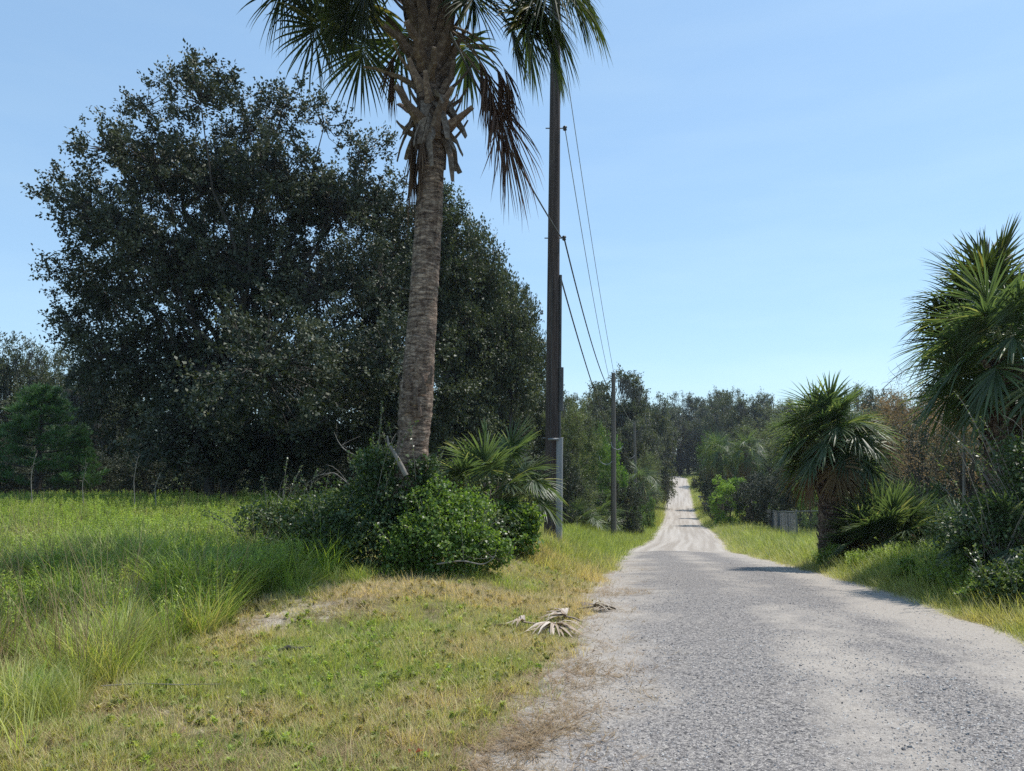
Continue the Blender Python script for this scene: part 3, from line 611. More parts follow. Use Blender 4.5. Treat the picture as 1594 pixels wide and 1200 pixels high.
# ------------------------------------------------------------------ trees
def bez(a, b, c, n):
    t = np.linspace(0, 1, n)[:, None]; return (1 - t) ** 2 * a + 2 * t * (1 - t) * b + t * t * c
def rand_dir(g, n): return nrm(g.normal(0, 1, (n, 3)))
def tree_mesh(name, seed, H, lobes, ncl, lpc, leaf, mat, trunk_r=.25, fork=.2, csize=.7, moss=0, bark=None, flat=.75, nstem=1, moss_len=1.0, asp=.5):
    """lobes: list of (centre xyz, radius). Returns (trunk mesh, crown mesh, moss mesh or None)"""
    g = np.random.default_rng(seed); wood = MB(); cr = MB()
    C = np.array([l_[0] for l_ in lobes], float); RR = np.array([l_[1] for l_ in lobes], float)
    wgt = RR ** 2.3; wgt /= wgt.sum()
    zf = H * fork
    stems = []
    for s in range(nstem):
        b = np.array([g.normal(0, trunk_r * 1.4), g.normal(0, trunk_r * 1.4), -.3]) if nstem > 1 else np.array([0, 0, -.3])
        t_ = np.array([g.normal(0, H * .07), g.normal(0, H * .07), H * (.72 if nstem == 1 else .62)])
        pts = bez(b, np.array([b[0] * 1.5, b[1] * 1.5, zf]), t_, 12); pts[1:, :2] += g.normal(0, .012 * H, (11, 2)).cumsum(0) * .4
        tube(wood, pts, np.linspace(trunk_r * (1.25 if nstem == 1 else .7), trunk_r * .18, 12) * np.array([1.35, 1.1] + [1] * 10), 9, 0, None, True, .12, seed)
        stems.append(pts)
    for c, r_ in zip(C, RR):
        st = stems[int(g.integers(0, len(stems)))]
        zz = min(max(c[2] * .45, zf * .8), st[-1][2] * .9); k = int(np.argmin(np.abs(st[:, 2] - zz))); a = st[k]
        mid = a * .45 + c * .55 + np.array([0, 0, -abs(c[2] - a[2]) * .12]) + g.normal(0, .03 * H, 3)
        pts = bez(a, mid, c, 8); pts[1:-1] += g.normal(0, .01 * H, (6, 3))
        tube(wood, pts, np.linspace(trunk_r * .34, trunk_r * .05, 8), 6, 0, None, False)
    li = g.choice(len(C), ncl, p=wgt); d = rand_dir(g, ncl); rr = RR[li] * (g.random(ncl) ** .42)
    cc = C[li] + d * rr[:, None] * np.array([1, 1, flat]); cc[:, 2] = np.maximum(cc[:, 2], .25 + .2 * g.random(ncl))
    cen = C.mean(0)
    # twigs from the lobe centre to each cluster
    n = ncl; a = C[li] + (cc - C[li]) * .15; m_ = (a + cc) / 2 + g.normal(0, .12, (n, 3)) * csize
    P = np.stack([a, m_, cc + nrm(cc - cen) * csize * .5], 1)
    rad = np.array([.03, .018, .006]) * (trunk_r / .25) * .8
    T = nrm(P[:, 2] - P[:, 0]); A = nrm(np.cross(T, np.array([.3, .2, 1.0]))); B = np.cross(T, A)
    V = []
    for q in range(3):
        for th in (0, 2.094, 4.189): V.append(P[:, q] + (A * math.cos(th) + B * math.sin(th)) * rad[q])
    V = np.stack(V, 1); base = np.arange(n)[:, None] * 9; fs = []
    for q in range(2):
        for j in range(3): fs.append(np.concatenate([base + q * 3 + j, base + q * 3 + (j + 1) % 3, base + q * 3 + 3 + (j + 1) % 3, base + q * 3 + 3 + j], 1))
    wood.add(V.reshape(-1, 3), np.concatenate(fs), 0)
    # leaves: each cluster is a handful of twig sprays
    ntw = 6; per = max(2, lpc // ntw)
    tw_d = nrm(nrm(cc - cen)[:, None] * .75 + g.normal(0, .75, (ncl, ntw, 3)) + np.array([0, 0, .25]))
    tl = csize * (.6 + .8 * g.random((ncl, ntw, 1)))
    t = g.random((ncl, ntw, per, 1)) ** .8
    p = cc[:, None, None] + tw_d[:, :, None] * tl[:, :, None] * t + g.normal(0, csize * .085, (ncl, ntw, per, 3))
    p = p.reshape(-1, 3); m2 = len(p)
    ax = nrm(np.repeat(tw_d.reshape(-1, 3), per, 0) * .6 + g.normal(0, .7, (m2, 3)))
    up = nrm(np.array([[0, 0, .8]]) + g.normal(0, .6, (m2, 3)))
    sz = leaf * (.65 + .6 * g.random(m2)); tint = np.clip(np.repeat(g.random(ncl), ntw * per) * .6 + g.random(m2) * .4, 0, 1)
    k = p[:, 2] > .08
    leaves(cr, p[k], ax[k], up[k], sz[k], sz[k] * asp, 0, tint[k])
    ms = None
    if moss:
        mo = MB(); kk = g.choice(ncl, min(moss, ncl), replace=False)
        for c in cc[kk]:
            L = moss_len * (.5 + g.random()); nn_ = 9
            q = c + g.normal(0, .18 * moss_len, (nn_, 3)) * np.array([1, 1, .3])
            for s in range(4):
                leaves(mo, q + np.array([0, 0, -L * .22 * s]) + g.normal(0, .03, (nn_, 3)), np.array([[0, 0, -1.0]]) + g.normal(0, .15, (nn_, 3)), rand_dir(g, nn_), L * .4 * (1 - .1 * s), .07 * moss_len * (1 - .15 * s), 0, g.random(nn_), .1)
        ms = mo.mesh('hanging_moss', M['moss'])
    return wood.mesh('trunk', bark or M['bark']), cr.mesh('crown', mat), ms
def auto_lobes(seed, H, Rw, z0=.25, n=16, top=1.0):
    g = np.random.default_rng(seed); out = [((0, 0, H * .62), Rw * .55)]
    for k in range(n):
        f = (k + .5) / n; z = H * (z0 + (1 - z0) * f * .86) * 1.0
        prof = math.sin(math.pi * min(1, max(0.06, ((z / H - z0 * .5) / (1.08 - z0 * .5))) ** .8)) ** .6
        a = k * 2.4 + g.random() * .8; rad = Rw * prof * (.5 + .25 * g.random())
        out.append(((math.cos(a) * rad, math.sin(a) * rad, z), Rw * (.26 + .16 * g.random())))
    return out
def put_tree(name, meshes, label, cat, loc, rz=0, scl=1, group=None):
    t = thing(name, label, cat, loc, rz, group, scl)
    obj('trunk', meshes[0], t); obj('crown', meshes[1], t)
    if meshes[2] is not None: obj('hanging_moss', meshes[2], t)
    return t
# --- the big spreading oak left of the palm: lobes follow its own outline
OY = 30.0; ob_ = at(345, OY)
lob = []
go_ = np.random.default_rng(3)
for (px, py, rp) in [(228, 165, 52), (312, 160, 58), (385, 200, 60), (440, 172, 52), (505, 195, 48), (560, 240, 46), (168, 232, 46), (240, 260, 70), (330, 290, 90), (430, 290, 85),
                     (112, 312, 50), (180, 350, 75), (520, 330, 75), (590, 320, 60), (110, 420, 45), (170, 460, 70), (270, 420, 95), (390, 420, 100), (500, 450, 90), (600, 440, 70),
                     (118, 500, 42), (180, 560, 70), (290, 560, 100), (410, 570, 100), (520, 580, 95), (610, 560, 70), (200, 650, 60), (300, 670, 80), (410, 680, 85), (510, 680, 80), (600, 660, 60), (160, 620, 45)]:
    for q in range(2 if rp > 65 else 1):
        dy = go_.normal(0, 2.4) if rp > 65 else go_.normal(0, 1.2)
        w3 = ray(px, py, OY + dy); lob.append(((w3.x - ob_.x, w3.y - ob_.y, w3.z - ob_.z), rp / F * OY))
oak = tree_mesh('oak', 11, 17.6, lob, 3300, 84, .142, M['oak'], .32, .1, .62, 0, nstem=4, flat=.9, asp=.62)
put_tree('oak_tree', oak, 'huge dark spreading oak filling the view between the field and the palm', 'tree', ob_)
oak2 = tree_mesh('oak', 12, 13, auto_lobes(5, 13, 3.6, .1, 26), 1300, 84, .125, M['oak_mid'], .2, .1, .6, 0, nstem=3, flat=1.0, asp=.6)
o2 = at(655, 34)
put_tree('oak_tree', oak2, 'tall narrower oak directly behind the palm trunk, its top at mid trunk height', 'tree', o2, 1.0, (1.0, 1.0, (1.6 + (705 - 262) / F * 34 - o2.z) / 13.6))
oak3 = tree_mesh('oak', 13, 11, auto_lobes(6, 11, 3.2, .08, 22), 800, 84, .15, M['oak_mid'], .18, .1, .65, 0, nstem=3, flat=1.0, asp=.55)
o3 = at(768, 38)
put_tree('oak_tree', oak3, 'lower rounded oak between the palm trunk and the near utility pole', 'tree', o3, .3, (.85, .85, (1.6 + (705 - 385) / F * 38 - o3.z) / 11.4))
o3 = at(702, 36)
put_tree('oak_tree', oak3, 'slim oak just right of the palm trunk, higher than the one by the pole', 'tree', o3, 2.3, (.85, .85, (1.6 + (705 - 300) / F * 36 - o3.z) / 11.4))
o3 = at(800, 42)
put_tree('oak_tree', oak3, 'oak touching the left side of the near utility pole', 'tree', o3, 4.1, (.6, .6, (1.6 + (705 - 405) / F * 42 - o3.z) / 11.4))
# --- prototypes for the more distant trees
PR = {}
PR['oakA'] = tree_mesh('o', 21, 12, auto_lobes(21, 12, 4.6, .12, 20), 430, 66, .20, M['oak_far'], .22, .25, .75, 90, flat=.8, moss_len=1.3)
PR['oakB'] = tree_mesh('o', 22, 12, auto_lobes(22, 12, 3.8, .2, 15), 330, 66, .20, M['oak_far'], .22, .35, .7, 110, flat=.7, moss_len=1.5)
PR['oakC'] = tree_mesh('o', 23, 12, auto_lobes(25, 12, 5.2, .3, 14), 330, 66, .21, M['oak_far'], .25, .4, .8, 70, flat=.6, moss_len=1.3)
PR['olive'] = tree_mesh('o', 24, 8, auto_lobes(24, 8, 2.6, .05, 18), 420, 72, .12, M['olive'], .14, .15, .5, 0, flat=1.0, nstem=2, asp=.35)
PR['green'] = tree_mesh('o', 25, 7, auto_lobes(26, 7, 3.0, .05, 16), 330, 60, .15, M['green_tree'], .14, .15, .5, 0, flat=.9)
PR['bright'] = tree_mesh('o', 26, 5, auto_lobes(27, 5, 2.0, .02, 12), 230, 60, .14, M['bright_tree'], .1, .15, .4, 0, flat=.9)
PR['dark'] = tree_mesh('o', 27, 5, auto_lobes(28, 5, 2.6, .02, 14), 300, 60, .14, M['oak'], .12, .1, .45, 0, flat=.9, nstem=2)
PR['shrub'] = tree_mesh('o', 28, 1.8, auto_lobes(29, 1.8, 1.15, .02, 10), 190, 60, .075, M['vine_dark'], .04, .1, .25, 0, flat=.9, nstem=3)
PR['gshrub'] = tree_mesh('o', 29, 1.8, auto_lobes(30, 1.8, 1.15, .02, 10), 190, 60, .075, M['green_tree'], .04, .1, .25, 0, flat=.9, nstem=3)
PH = {'oakA': 12.3, 'oakB': 12.3, 'oakC': 12.2, 'olive': 8.2, 'green': 7.2, 'bright': 5.2, 'dark': 5.2, 'shrub': 1.9, 'gshrub': 1.9}
def pine_mesh(seed, H, Rw):
    g = np.random.default_rng(seed); wd = MB(); cr = MB()
    tube(wd, [(0, 0, -.3), (.05, 0, H * .5), (0, .04, H * .98)], [.16, .09, .02], 8)
    z = H * .10
    while z < H * .97:
        f = z / H; Lb = Rw * (1 - f) ** .7 * (.8 + .3 * g.random()) + .15
        for k in range(7):
            a = g.random() * 6.28; tip = np.array([math.cos(a) * Lb, math.sin(a) * Lb, z + Lb * .35])
            pts = bez(np.array([0, 0, z]), np.array([math.cos(a) * Lb * .6, math.sin(a) * Lb * .6, z]), tip, 5)
            tube(wd, pts, [.03, .022, .016, .01, .006], 4, cap=False)
            for q in range(6):
                t = .35 + .65 * (q + .5) / 6; b = pts[0] * (1 - t) + tip * t + g.normal(0, .12, 3)
                n = 46; dd = nrm(rand_dir(g, n) * .8 + np.array([math.cos(a) * .5, math.sin(a) * .5, .9]))
                leaves(cr, np.repeat(b[None], n, 0) + g.normal(0, .05, (n, 3)), dd, rand_dir(g, n), .26 * (.7 + .5 * g.random(n)), .022, 0, g.random(n), .1)
        z += H * .065
    return wd.mesh('trunk', M['bark']), cr.mesh('crown', M['pine']), None
PR['pine'] = pine_mesh(31, 6, 2.3); PH['pine'] = 6.2
def snag_mesh(seed, H):
    g = np.random.default_rng(seed); wd = MB(); mo = MB()
    tube(wd, [(0, 0, -.2), (.1, 0, H * .5), (0, .1, H)], [.16, .1, .02], 7)
    for k in range(26):
        z = H * (.35 + .6 * g.random()); a = g.random() * 6.28; L = 1.4 * (1.25 - z / H) + .3
        tip = np.array([math.cos(a) * L, math.sin(a) * L, z + .1 + .3 * g.random()]); pts = bez(np.array([0, 0, z - .3]), np.array([tip[0] * .6, tip[1] * .6, z + .3]), tip, 6)
        tube(wd, pts, np.linspace(.04, .01, 6), 4, cap=False)
        for q in range(5):
            b = pts[2 + q % 4] + g.normal(0, .08, 3); n = 16; l_ = .5 + .9 * g.random()
            for s in range(4):
                leaves(mo, b + g.normal(0, .07, (n, 3)) + np.array([0, 0, -l_ * .22 * s]), np.array([[0, 0, -1.0]]) + g.normal(0, .15, (n, 3)), rand_dir(g, n), l_ * .4, .05, 0, g.random(n), .1)
    return wd.mesh('trunk', M['bark']), mo.mesh('hanging_moss', M['moss'])
def far_tree(kind, name, px, top, Y, wpx, label, cat='tree', group=None, rz=None):
    """top: photo row of the tree's top; wpx: its width in the photo"""
    p = at(px, Y); H = EYE + (705 - top) / F * Y - p.z; s = H / PH[kind]
    base_w = {'oakA': 10.5, 'oakB': 8.8, 'oakC': 11.5, 'olive': 6, 'green': 6.8, 'bright': 4.6, 'dark': 6, 'pine': 4.8, 'shrub': 2.6, 'gshrub': 2.6}[kind]
    sx = (wpx / F * Y) / base_w
    return put_tree(name, PR[kind], label, cat, p, rnd.random() * 6.28 if rz is None else rz, (sx, sx, s), group)
# far tree line against the sky (nearer to farther rows)
FAR = 'mossy oaks of the far tree line'
sky_row = [(962, 566, 78, 120, 'oakB', 'tallest mossy oak, standing up above the second utility pole'),
 (912, 600, 66, 95, 'oakA', 'dark mossy oak just right of the near utility pole at the skyline'),
 (1012, 598, 92, 95, 'oakA', 'dense mossy oak right of the tallest one, left of the road gap'),
 (1040, 630, 186, 75, 'oakB', 'lower oak above the far end of the road'),
 (1072, 606, 182, 80, 'oakC', 'thin crowned oak on the skyline above the far end of the road'),
 (1106, 600, 178, 85, 'oakB', 'broad mossy oak on the skyline right of the road gap'),
 (1138, 598, 132, 85, 'oakC', 'oak with a knobbly top in the middle of the far skyline'),
 (1172, 602, 128, 75, 'oakB', 'narrow oak with one raised tuft on the far skyline'),
 (1210, 614, 122, 90, 'oakA', 'even topped oak on the skyline left of the middle palm'),
 (1252, 622, 116, 90, 'oakA', 'low oak on the skyline directly behind the left fronds of the middle palm'),
 (1296, 600, 108, 90, 'oakB', 'oak on the skyline rising behind the middle palm crown'),
 (1335, 590, 104, 90, 'oakC', 'spreading oak on the skyline just right of the middle palm crown'),
 (1385, 594, 98, 100, 'oakA', 'oak on the skyline behind the brown leaved shrub'),
 (1440, 590, 92, 110, 'oakA', 'oak behind the brown shrub, left of the big right palms'),
 (1500, 585, 86, 120, 'oakB', 'oak half hidden behind the trunk of the big right palm'),
 (1570, 580, 80, 130, 'oakA', 'oak behind the big right palms at the picture edge')]
for (px, top, Y, wp, k, lb) in sky_row: far_tree(k, 'oak_tree', px, top, Y, wp * 1.25, lb, group=FAR)
for q, px in enumerate(range(880, 1640, 62)):
    far_tree(['oakA', 'oakC', 'oakB'][q % 3], 'oak_tree', px + rnd.uniform(-10, 10), 622 + rnd.uniform(-6, 12), 165 + rnd.uniform(-8, 12), 125, 'grey green oak of the hindmost row, glimpsed through the far tree line', group='hindmost row of oaks')
mid = [(868, 560 + 40, 42, 90, 'oakA', 'oak_tree', 'dark oak right behind the near utility pole'),
 (890, 612, 38, 100, 'olive', 'willow_tree', 'pale olive leaved tree right of the near utility pole'),
 (925, 655, 45, 80, 'green', 'broadleaf_tree', 'green rounded tree between the olive tree and the second pole'),
 (985, 640, 70, 90, 'oakB', 'oak_tree', 'shaded oak between the second and third utility poles'),
 (948, 668, 52, 60, 'bright', 'broadleaf_tree', 'fresh green young tree left of the second pole at mid height'),
 (1003, 668, 100, 50, 'olive', 'broadleaf_tree', 'pale grey green tree above the left side of the far road'),
 (1125, 668, 92, 85, 'green', 'broadleaf_tree', 'dark green tree leaning over the right side of the far road'),
 (1150, 668, 84, 80, 'green', 'broadleaf_tree', 'green tree above the pair of distant palms'),
 (1166, 655, 80, 95, 'oakA', 'oak_tree', 'oak behind the right one of the two distant palms'),
 (1212, 640, 78, 110, 'olive', 'broadleaf_tree', 'olive green tree left of the middle palm, below the skyline'),
 (1112, 712, 74, 60, 'dark', 'broadleaf_tree', 'low dark tree overhanging the road where it starts to climb'),
 (1122, 762, 64, 44, 'dark', 'shrub', 'dark shrub below the distant palms beside the road'),
 (1135, 733, 58, 62, 'bright', 'broadleaf_tree', 'bright green small tree catching the sun right of the far road'),
 (1178, 735, 56, 80, 'dark', 'broadleaf_tree', 'dark tree behind the far end of the fence'),
 (1215, 725, 50, 85, 'dark', 'broadleaf_tree', 'dark tree behind the middle of the fence'),
 (1252, 715, 44, 90, 'dark', 'broadleaf_tree', 'dark tree behind the fence corner'),
 (1262, 728, 38, 45, 'green', 'broadleaf_tree', 'sunlit green shrub left of the middle palm trunk'),
 (1330, 690, 46, 130, 'dark', 'broadleaf_tree', 'dark tree behind the trunk of the middle palm'),
 (1400, 665, 40, 150, 'oakA', 'oak_tree', 'shaded oak behind the young palm'),
 (1455, 650, 34, 150, 'dark', 'broadleaf_tree', 'dark shaded tree under the brown leaved shrub'),
 (1530, 640, 30, 170, 'oakA', 'oak_tree', 'dark oak behind the trunk of the big right palm'),
 (1605, 650, 26, 150, 'dark', 'broadleaf_tree', 'dark tree at the picture edge behind the big right palms'),
 (1440, 735, 30, 60, 'green', 'broadleaf_tree', 'patch of lit green tree seen right of the young palm'),
 (895, 745, 40, 95, 'dark', 'shrub', 'dark shrub right of the near utility pole'),
 (928, 748, 43, 70, 'green', 'shrub', 'green shrub just left of the second utility pole'),
 (975, 745, 44, 75, 'dark', 'shrub', 'dark shrub between the second and third poles'),
 (1005, 700, 62, 60, 'olive', 'shrub', 'silvery leaved shrub right of the third pole'),
 (1006, 772, 52, 34, 'gshrub', 'shrub', 'small green shrub at the road bend below the silvery one'),
 (1000, 735, 78, 36, 'dark', 'shrub', 'dark shrub left of the road where it starts to climb'),
 (985, 782, 46, 40, 'gshrub', 'shrub', 'low green shrub at the foot of the third pole'),
 (862, 700, 32, 95, 'dark', 'shrub', 'dark shrub behind the foot of the near utility pole'),
 (1048, 715, 178, 60, 'dark', 'broadleaf_tree', 'dark tree closing the road at its far end'),
 (1100, 715, 160, 60, 'dark', 'broadleaf_tree', 'dark tree right of the road at its far end'),
 (1005, 718, 168, 50, 'green', 'broadleaf_tree', 'green tree behind the lit grass at the far end of the road'),
 (1112, 715, 120, 50, 'dark', 'broadleaf_tree', 'dark tree beside the right edge of the climbing road'),
 (1122, 745, 98, 60, 'dark', 'shrub', 'dark shrub right of the road in the dip'),
]
for (px, top, Y, wp, k, nm, lb) in mid: far_tree(k, nm, px, top, Y, wp * 1.15, lb, 'shrub' if nm == 'shrub' else 'tree')
# far left group
left = [(10, 500, 52, 150, 'oakA', 'oak_tree', 'large oak at the left picture edge behind the pine'),
 (75, 525, 56, 130, 'oakC', 'oak_tree', 'oak at the far left whose crown slopes down to the big oak'),
 (125, 590, 50, 90, 'oakB', 'oak_tree', 'shaded mossy oak between the pine and the big oak'),
 (-60, 520, 50, 150, 'oakA', 'oak_tree', 'oak partly outside the left picture edge'),
 (175, 600, 44, 120, 'oakA', 'oak_tree', 'oak half hidden by the left branches of the big oak'),
 (58, 600, 36, 175, 'pine', 'pine_tree', 'young dark green pine at the far left field edge'),
 (120, 668, 36, 60, 'pine', 'pine_tree', 'smaller pine right of the first one, beside the big oak'),
 (-20, 650, 38, 110, 'dark', 'broadleaf_tree', 'dark shrubby tree at the left picture edge'),
 (20, 725, 38, 80, 'dark', 'shrub', 'low dark shrub below the larger pine'),
 (150, 700, 39, 90, 'dark', 'shrub', 'dark shrub under the left branches of the big oak'),
 (230, 690, 38, 110, 'dark', 'shrub', 'dark undergrowth shrub beneath the left half of the big oak'),
 (330, 690, 39, 120, 'dark', 'shrub', 'dark undergrowth shrub beneath the middle of the big oak'),
 (430, 690, 39, 120, 'dark', 'shrub', 'dark undergrowth shrub beneath the right half of the big oak'),
 (530, 700, 38, 120, 'dark', 'shrub', 'dark undergrowth shrub behind the vine mound'),
 (700, 700, 22, 110, 'dark', 'shrub', 'dark shrub behind the fan palm clump'),
 (620, 690, 24, 110, 'dark', 'shrub', 'dark shrub behind the foot of the tall palm'),
 (790, 690, 23, 110, 'dark', 'shrub', 'dark shrub between the fan palm clump and the near pole')]
for (px, top, Y, wp, k, nm, lb) in left: far_tree(k, nm, px, top, Y, wp * 1.15, lb, 'shrub' if nm == 'shrub' else 'tree')
for q, px in enumerate(range(-20, 660, 75)):
    far_tree('dark', 'shrub', px, 668 + 8 * (q % 3), 45 + (q % 2) * 3, 150, 'undergrowth shrub in the dark gap below the big oak, %s' % ['at the left picture edge', 'right of the left edge shrub', 'below the dead mossy tree', 'under the left limbs', 'left of the oak trunks', 'straight behind the oak trunks', 'right of the oak trunks', 'under the right limbs', 'behind the dark vine mound', 'left of the palm trunk'][q], 'shrub')
for q, (px, Y) in enumerate([(-150, 60), (60, 80), (200, 75), (330, 70), (460, 72), (600, 75), (740, 70), (840, 75)]):
    far_tree('oakA', 'oak_tree', px, 575, Y, 170, 'oak of the row behind the big oak, showing only through its gaps', group='row of oaks behind the big oak')
p = at(125, 42); sn = snag_mesh(5, EYE + (705 - 555) / F * 42 - p.z)
t = thing('dead_tree', 'bare dead tree draped in grey moss between the pine and the big oak', 'tree', p); obj('trunk', sn[0], t); obj('hanging_moss', sn[1], t)
# ------------------------------------------------------------------ palms
def frond_geo(seed, elev, pet, fan, nl=44, droop=1.0, spread=118, fold=28, wmax=.020, sag=.06, dead=False, closed=1.0):
    g = np.random.default_rng(seed); pm = MB(); bm = MB()
    e = R(elev); d = np.array([math.cos(e), 0, math.sin(e)]); p = np.zeros(3); pts = [p.copy()]
    for k in range(8):
        p = p + d * pet / 8; pts.append(p.copy()); d = nrm(d + np.array([0, 0, -sag]))
    tube(pm, pts, np.linspace(.024, .010, 9), 5, 0, None)
    S = np.array([0, 1.0, 0]); cl = fan * .32; cp = [p.copy()]; cd = [d.copy()]
    for k in range(6):
        p = p + d * cl / 6; cp.append(p.copy()); d = nrm(d + np.array([0, 0, -.16 * droop * (.6 + abs(d[0]))])); cd.append(d.copy())
    cp = np.array(cp); cd = np.array(cd)
    u = np.linspace(-1, 1, nl) + g.normal(0, .006, nl); au = np.abs(u); tt = (1 - au ** .9) * 6
    def samp(A): return np.stack([np.interp(tt, np.arange(7), A[:, j]) for j in range(3)], 1)
    P = samp(cp); T = nrm(samp(cd)); Nn = nrm(np.cross(T, S)); fa = R(fold)
    ang = R(spread) * au ** .95 * closed
    side = np.sign(u)[:, None] * (S * math.cos(fa) + Nn * math.sin(fa))
    D = nrm(T * np.cos(ang)[:, None] + side * np.sin(ang)[:, None] + g.normal(0, .05, (nl, 3)))
    L = fan * (.62 + .38 * np.cos(au * 1.35)) * (.9 + .2 * g.random(nl)) * np.where(g.random(nl) < .08, .35 + .4 * g.random(nl), 1); K = 7
    fn = nrm(np.cross(D, np.cross(Nn, D))); rows = []; dr = droop * (.8 + .6 * g.random(nl))
    for k in range(K + 1):
        s = k / K
        wv = wmax * (min(1, .25 + s * 3.2)) * (1 - max(0, (s - .42) / .58) ** 1.25) + .0006
        c = nrm(np.cross(D, fn)); nn = np.cross(c, D)
        v = .55 + (.8 if dead else 0) * s
        rows += [P + c * wv + nn * wv * v, P.copy(), P - c * wv + nn * wv * v]
        P = P + D * (L / K)[:, None]
        D = nrm(D + np.array([0, 0, -1.0]) * (dr * (.02 + .34 * max(0, s - .28) ** 1.1))[:, None] + g.normal(0, .02 + (.05 if dead else 0) * s, (nl, 3)))
        fn = nrm(fn + np.array([0, 0, .02]))
    V = np.stack(rows, 1); m_ = 3 * (K + 1); b = np.arange(nl)[:, None] * m_; fs = []
    for k in range(K):
        fs.append(np.concatenate([b + 3 * k, b + 3 * k + 1, b + 3 * k + 4, b + 3 * k + 3], 1)); fs.append(np.concatenate([b + 3 * k + 1, b + 3 * k + 2, b + 3 * k + 5, b + 3 * k + 4], 1))
    tip = np.clip((np.arange(m_) // 3 / K - .72) / .28, 0, 1) ** 2
    t0 = g.random(nl) * .45
    tint = np.clip(t0[:, None] + tip[None] * (.35 + .4 * g.random(nl))[:, None] + (g.random(nl) < .05)[:, None] * .5, 0, 1)
    bm.add(V.reshape(-1, 3), np.concatenate(fs), 0, tint.reshape(-1))
    return pm, bm
_fc = {}
def frond(parent, kind, elev, az, base, pet, fan, variant=0, scl=1.0, label=None, roll=0.0, **kw):
    key = (kind, round(elev / 8), round(pet, 1), round(fan, 1), variant, tuple(sorted(kw.items())))
    if key not in _fc:
        mt = {'green': ('frond', 'petiole'), 'blue': ('frond_blue', 'petiole'), 'dead': ('frond_dead', 'petiole_dead'), 'tan': ('frond_tan', 'petiole_dead')}[kind]
        pm, bm = frond_geo(hash((round(elev / 8), variant)) % 9999 + 3, round(elev / 8) * 8, round(pet, 1), round(fan, 1), dead=kind in ('dead', 'tan'), **kw)
        _fc[key] = (pm.mesh('petiole', M[mt[1]]), bm.mesh('frond', M[mt[0]]))
    a, b = _fc[key]
    o = obj('frond', b, parent, base, (roll, 0, az), scl); obj('petiole', a, o)
    if label: o['label'] = label
    return o
def boot_mesh(seed, L, W, mat, curl=.5):
    g = np.random.default_rng(seed); mb = MB(); n = 6; s = np.linspace(0, 1, n)
    cx = L * s; cz = curl * L * .35 * s ** 2
    w_ = W * (1 - .68 * s ** .55) * (1 + g.normal(0, .06, n)); th = .035 * (1 - .6 * s) + .006
    V = []
    for k in range(n):
        yj = g.normal(0, .01)
        V += [(cx[k], -w_[k] / 2 + yj, cz[k]), (cx[k], yj, cz[k] - th[k] * .8), (cx[k], w_[k] / 2 + yj, cz[k]), (cx[k], w_[k] * .2 + yj, cz[k] + th[k] * .35), (cx[k], -w_[k] * .2 + yj, cz[k] + th[k] * .35)]
    fs = []
    for k in range(n - 1):
        for j in range(5): fs.append([k * 5 + j, k * 5 + (j + 1) % 5, k * 5 + 5 + (j + 1) % 5, k * 5 + 5 + j])
    mb.add(V, fs, 0, g.random()); e = (n - 1) * 5
    mb.add(np.array(V)[e:], [[0, 1, 2, 3]], 0, .9)
    return mb.mesh('frond_stub', mat, False)
B1 = [boot_mesh(s, .50, .21, M['boot'], .5 + .2 * s % .5) for s in range(5)]
B2 = [boot_mesh(s, .62, .20, M['boot_grey'], -1.0 + .1 * (s - 10)) for s in range(10, 14)]
B3 = [boot_mesh(s, .22, .19, M['boot_dark'], .2) for s in range(20, 25)]
def axis_at(pts, z):
    pts = np.asarray(pts); return np.array([np.interp(z, pts[:, 2], pts[:, 0]), np.interp(z, pts[:, 2], pts[:, 1]), z])
def put_stub(parent, axis, z, az, rad, tilt, me, scl=1.0, twist=0.0):
    """tilt: angle above the horizontal at which the stub leaves the trunk"""
    c = axis_at(axis, z); c = c + np.array([math.cos(az), math.sin(az), 0]) * rad
    m_ = Matrix.Translation(Vector(c)) @ Matrix.Rotation(az, 4, 'Z') @ Matrix.Rotation(-tilt, 4, 'Y') @ Matrix.Rotation(twist, 4, 'X') @ Matrix.Scale(scl, 4)
    o = obj('frond_stub', me, parent); o.matrix_local = m_; return o
# ---- tall palm in the middle
PYd = 10.5; pb = at(640, PYd)
tall = thing('cabbage_palm', 'tall leaning cabbage palm with a bare trunk rising from the vine mound', 'palm tree', pb)
axp = []
for (px, py) in [(637, 790), (641, 720), (648, 620), (657, 500), (665, 380), (671, 270), (672, 180), (669, 100), (668, 40), (668, -30), (666, -150)]:
    q = ray(px, py, PYd); axp.append(np.array([q.x - pb.x, q.y - pb.y, q.z - pb.z]))
axp = [np.array([axp[0][0], 0, -.3])] + axp; A = np.array(axp)
zz = np.linspace(-.3, A[-1][2], 240); ax3 = np.stack([np.interp(zz, A[:, 2], A[:, 0]), np.interp(zz, A[:, 2], A[:, 1]), zz], 1)
k_ = np.ones(15) / 15; ax3[:, 0] = np.convolve(np.pad(ax3[:, 0], 7, 'edge'), k_, 'valid')
rt = np.interp(zz, [-.3, 0, .6, 1.8, 2.3, 2.8, 4, 5.6, 6.3, 7.2, 8.6], [.34, .29, .25, .222, .245, .218, .203, .19, .19, .23, .21])
rt = rt * (1 + .018 * np.sin(zz * 52 + 2 * np.sin(zz * 5)) + .03 * (fbm(zz * 3, zz * 0, 4) - .5))
mb = MB(); th = np.arange(44) / 44 * 2 * np.pi
rr2 = rt[:, None] * (1 + .14 * (fbm(zz[:, None] * 9 + 0 * th, np.cos(th)[None] * 2.2 + np.sin(th)[None] * 1.7 + 5 + 0 * zz[:, None], 14) - .5) + .05 * (fbm(zz[:, None] * 24 + 0 * th, np.cos(th)[None] * 6 + np.sin(th)[None] * 5 + 15 + 0 * zz[:, None], 15, 2) - .5))
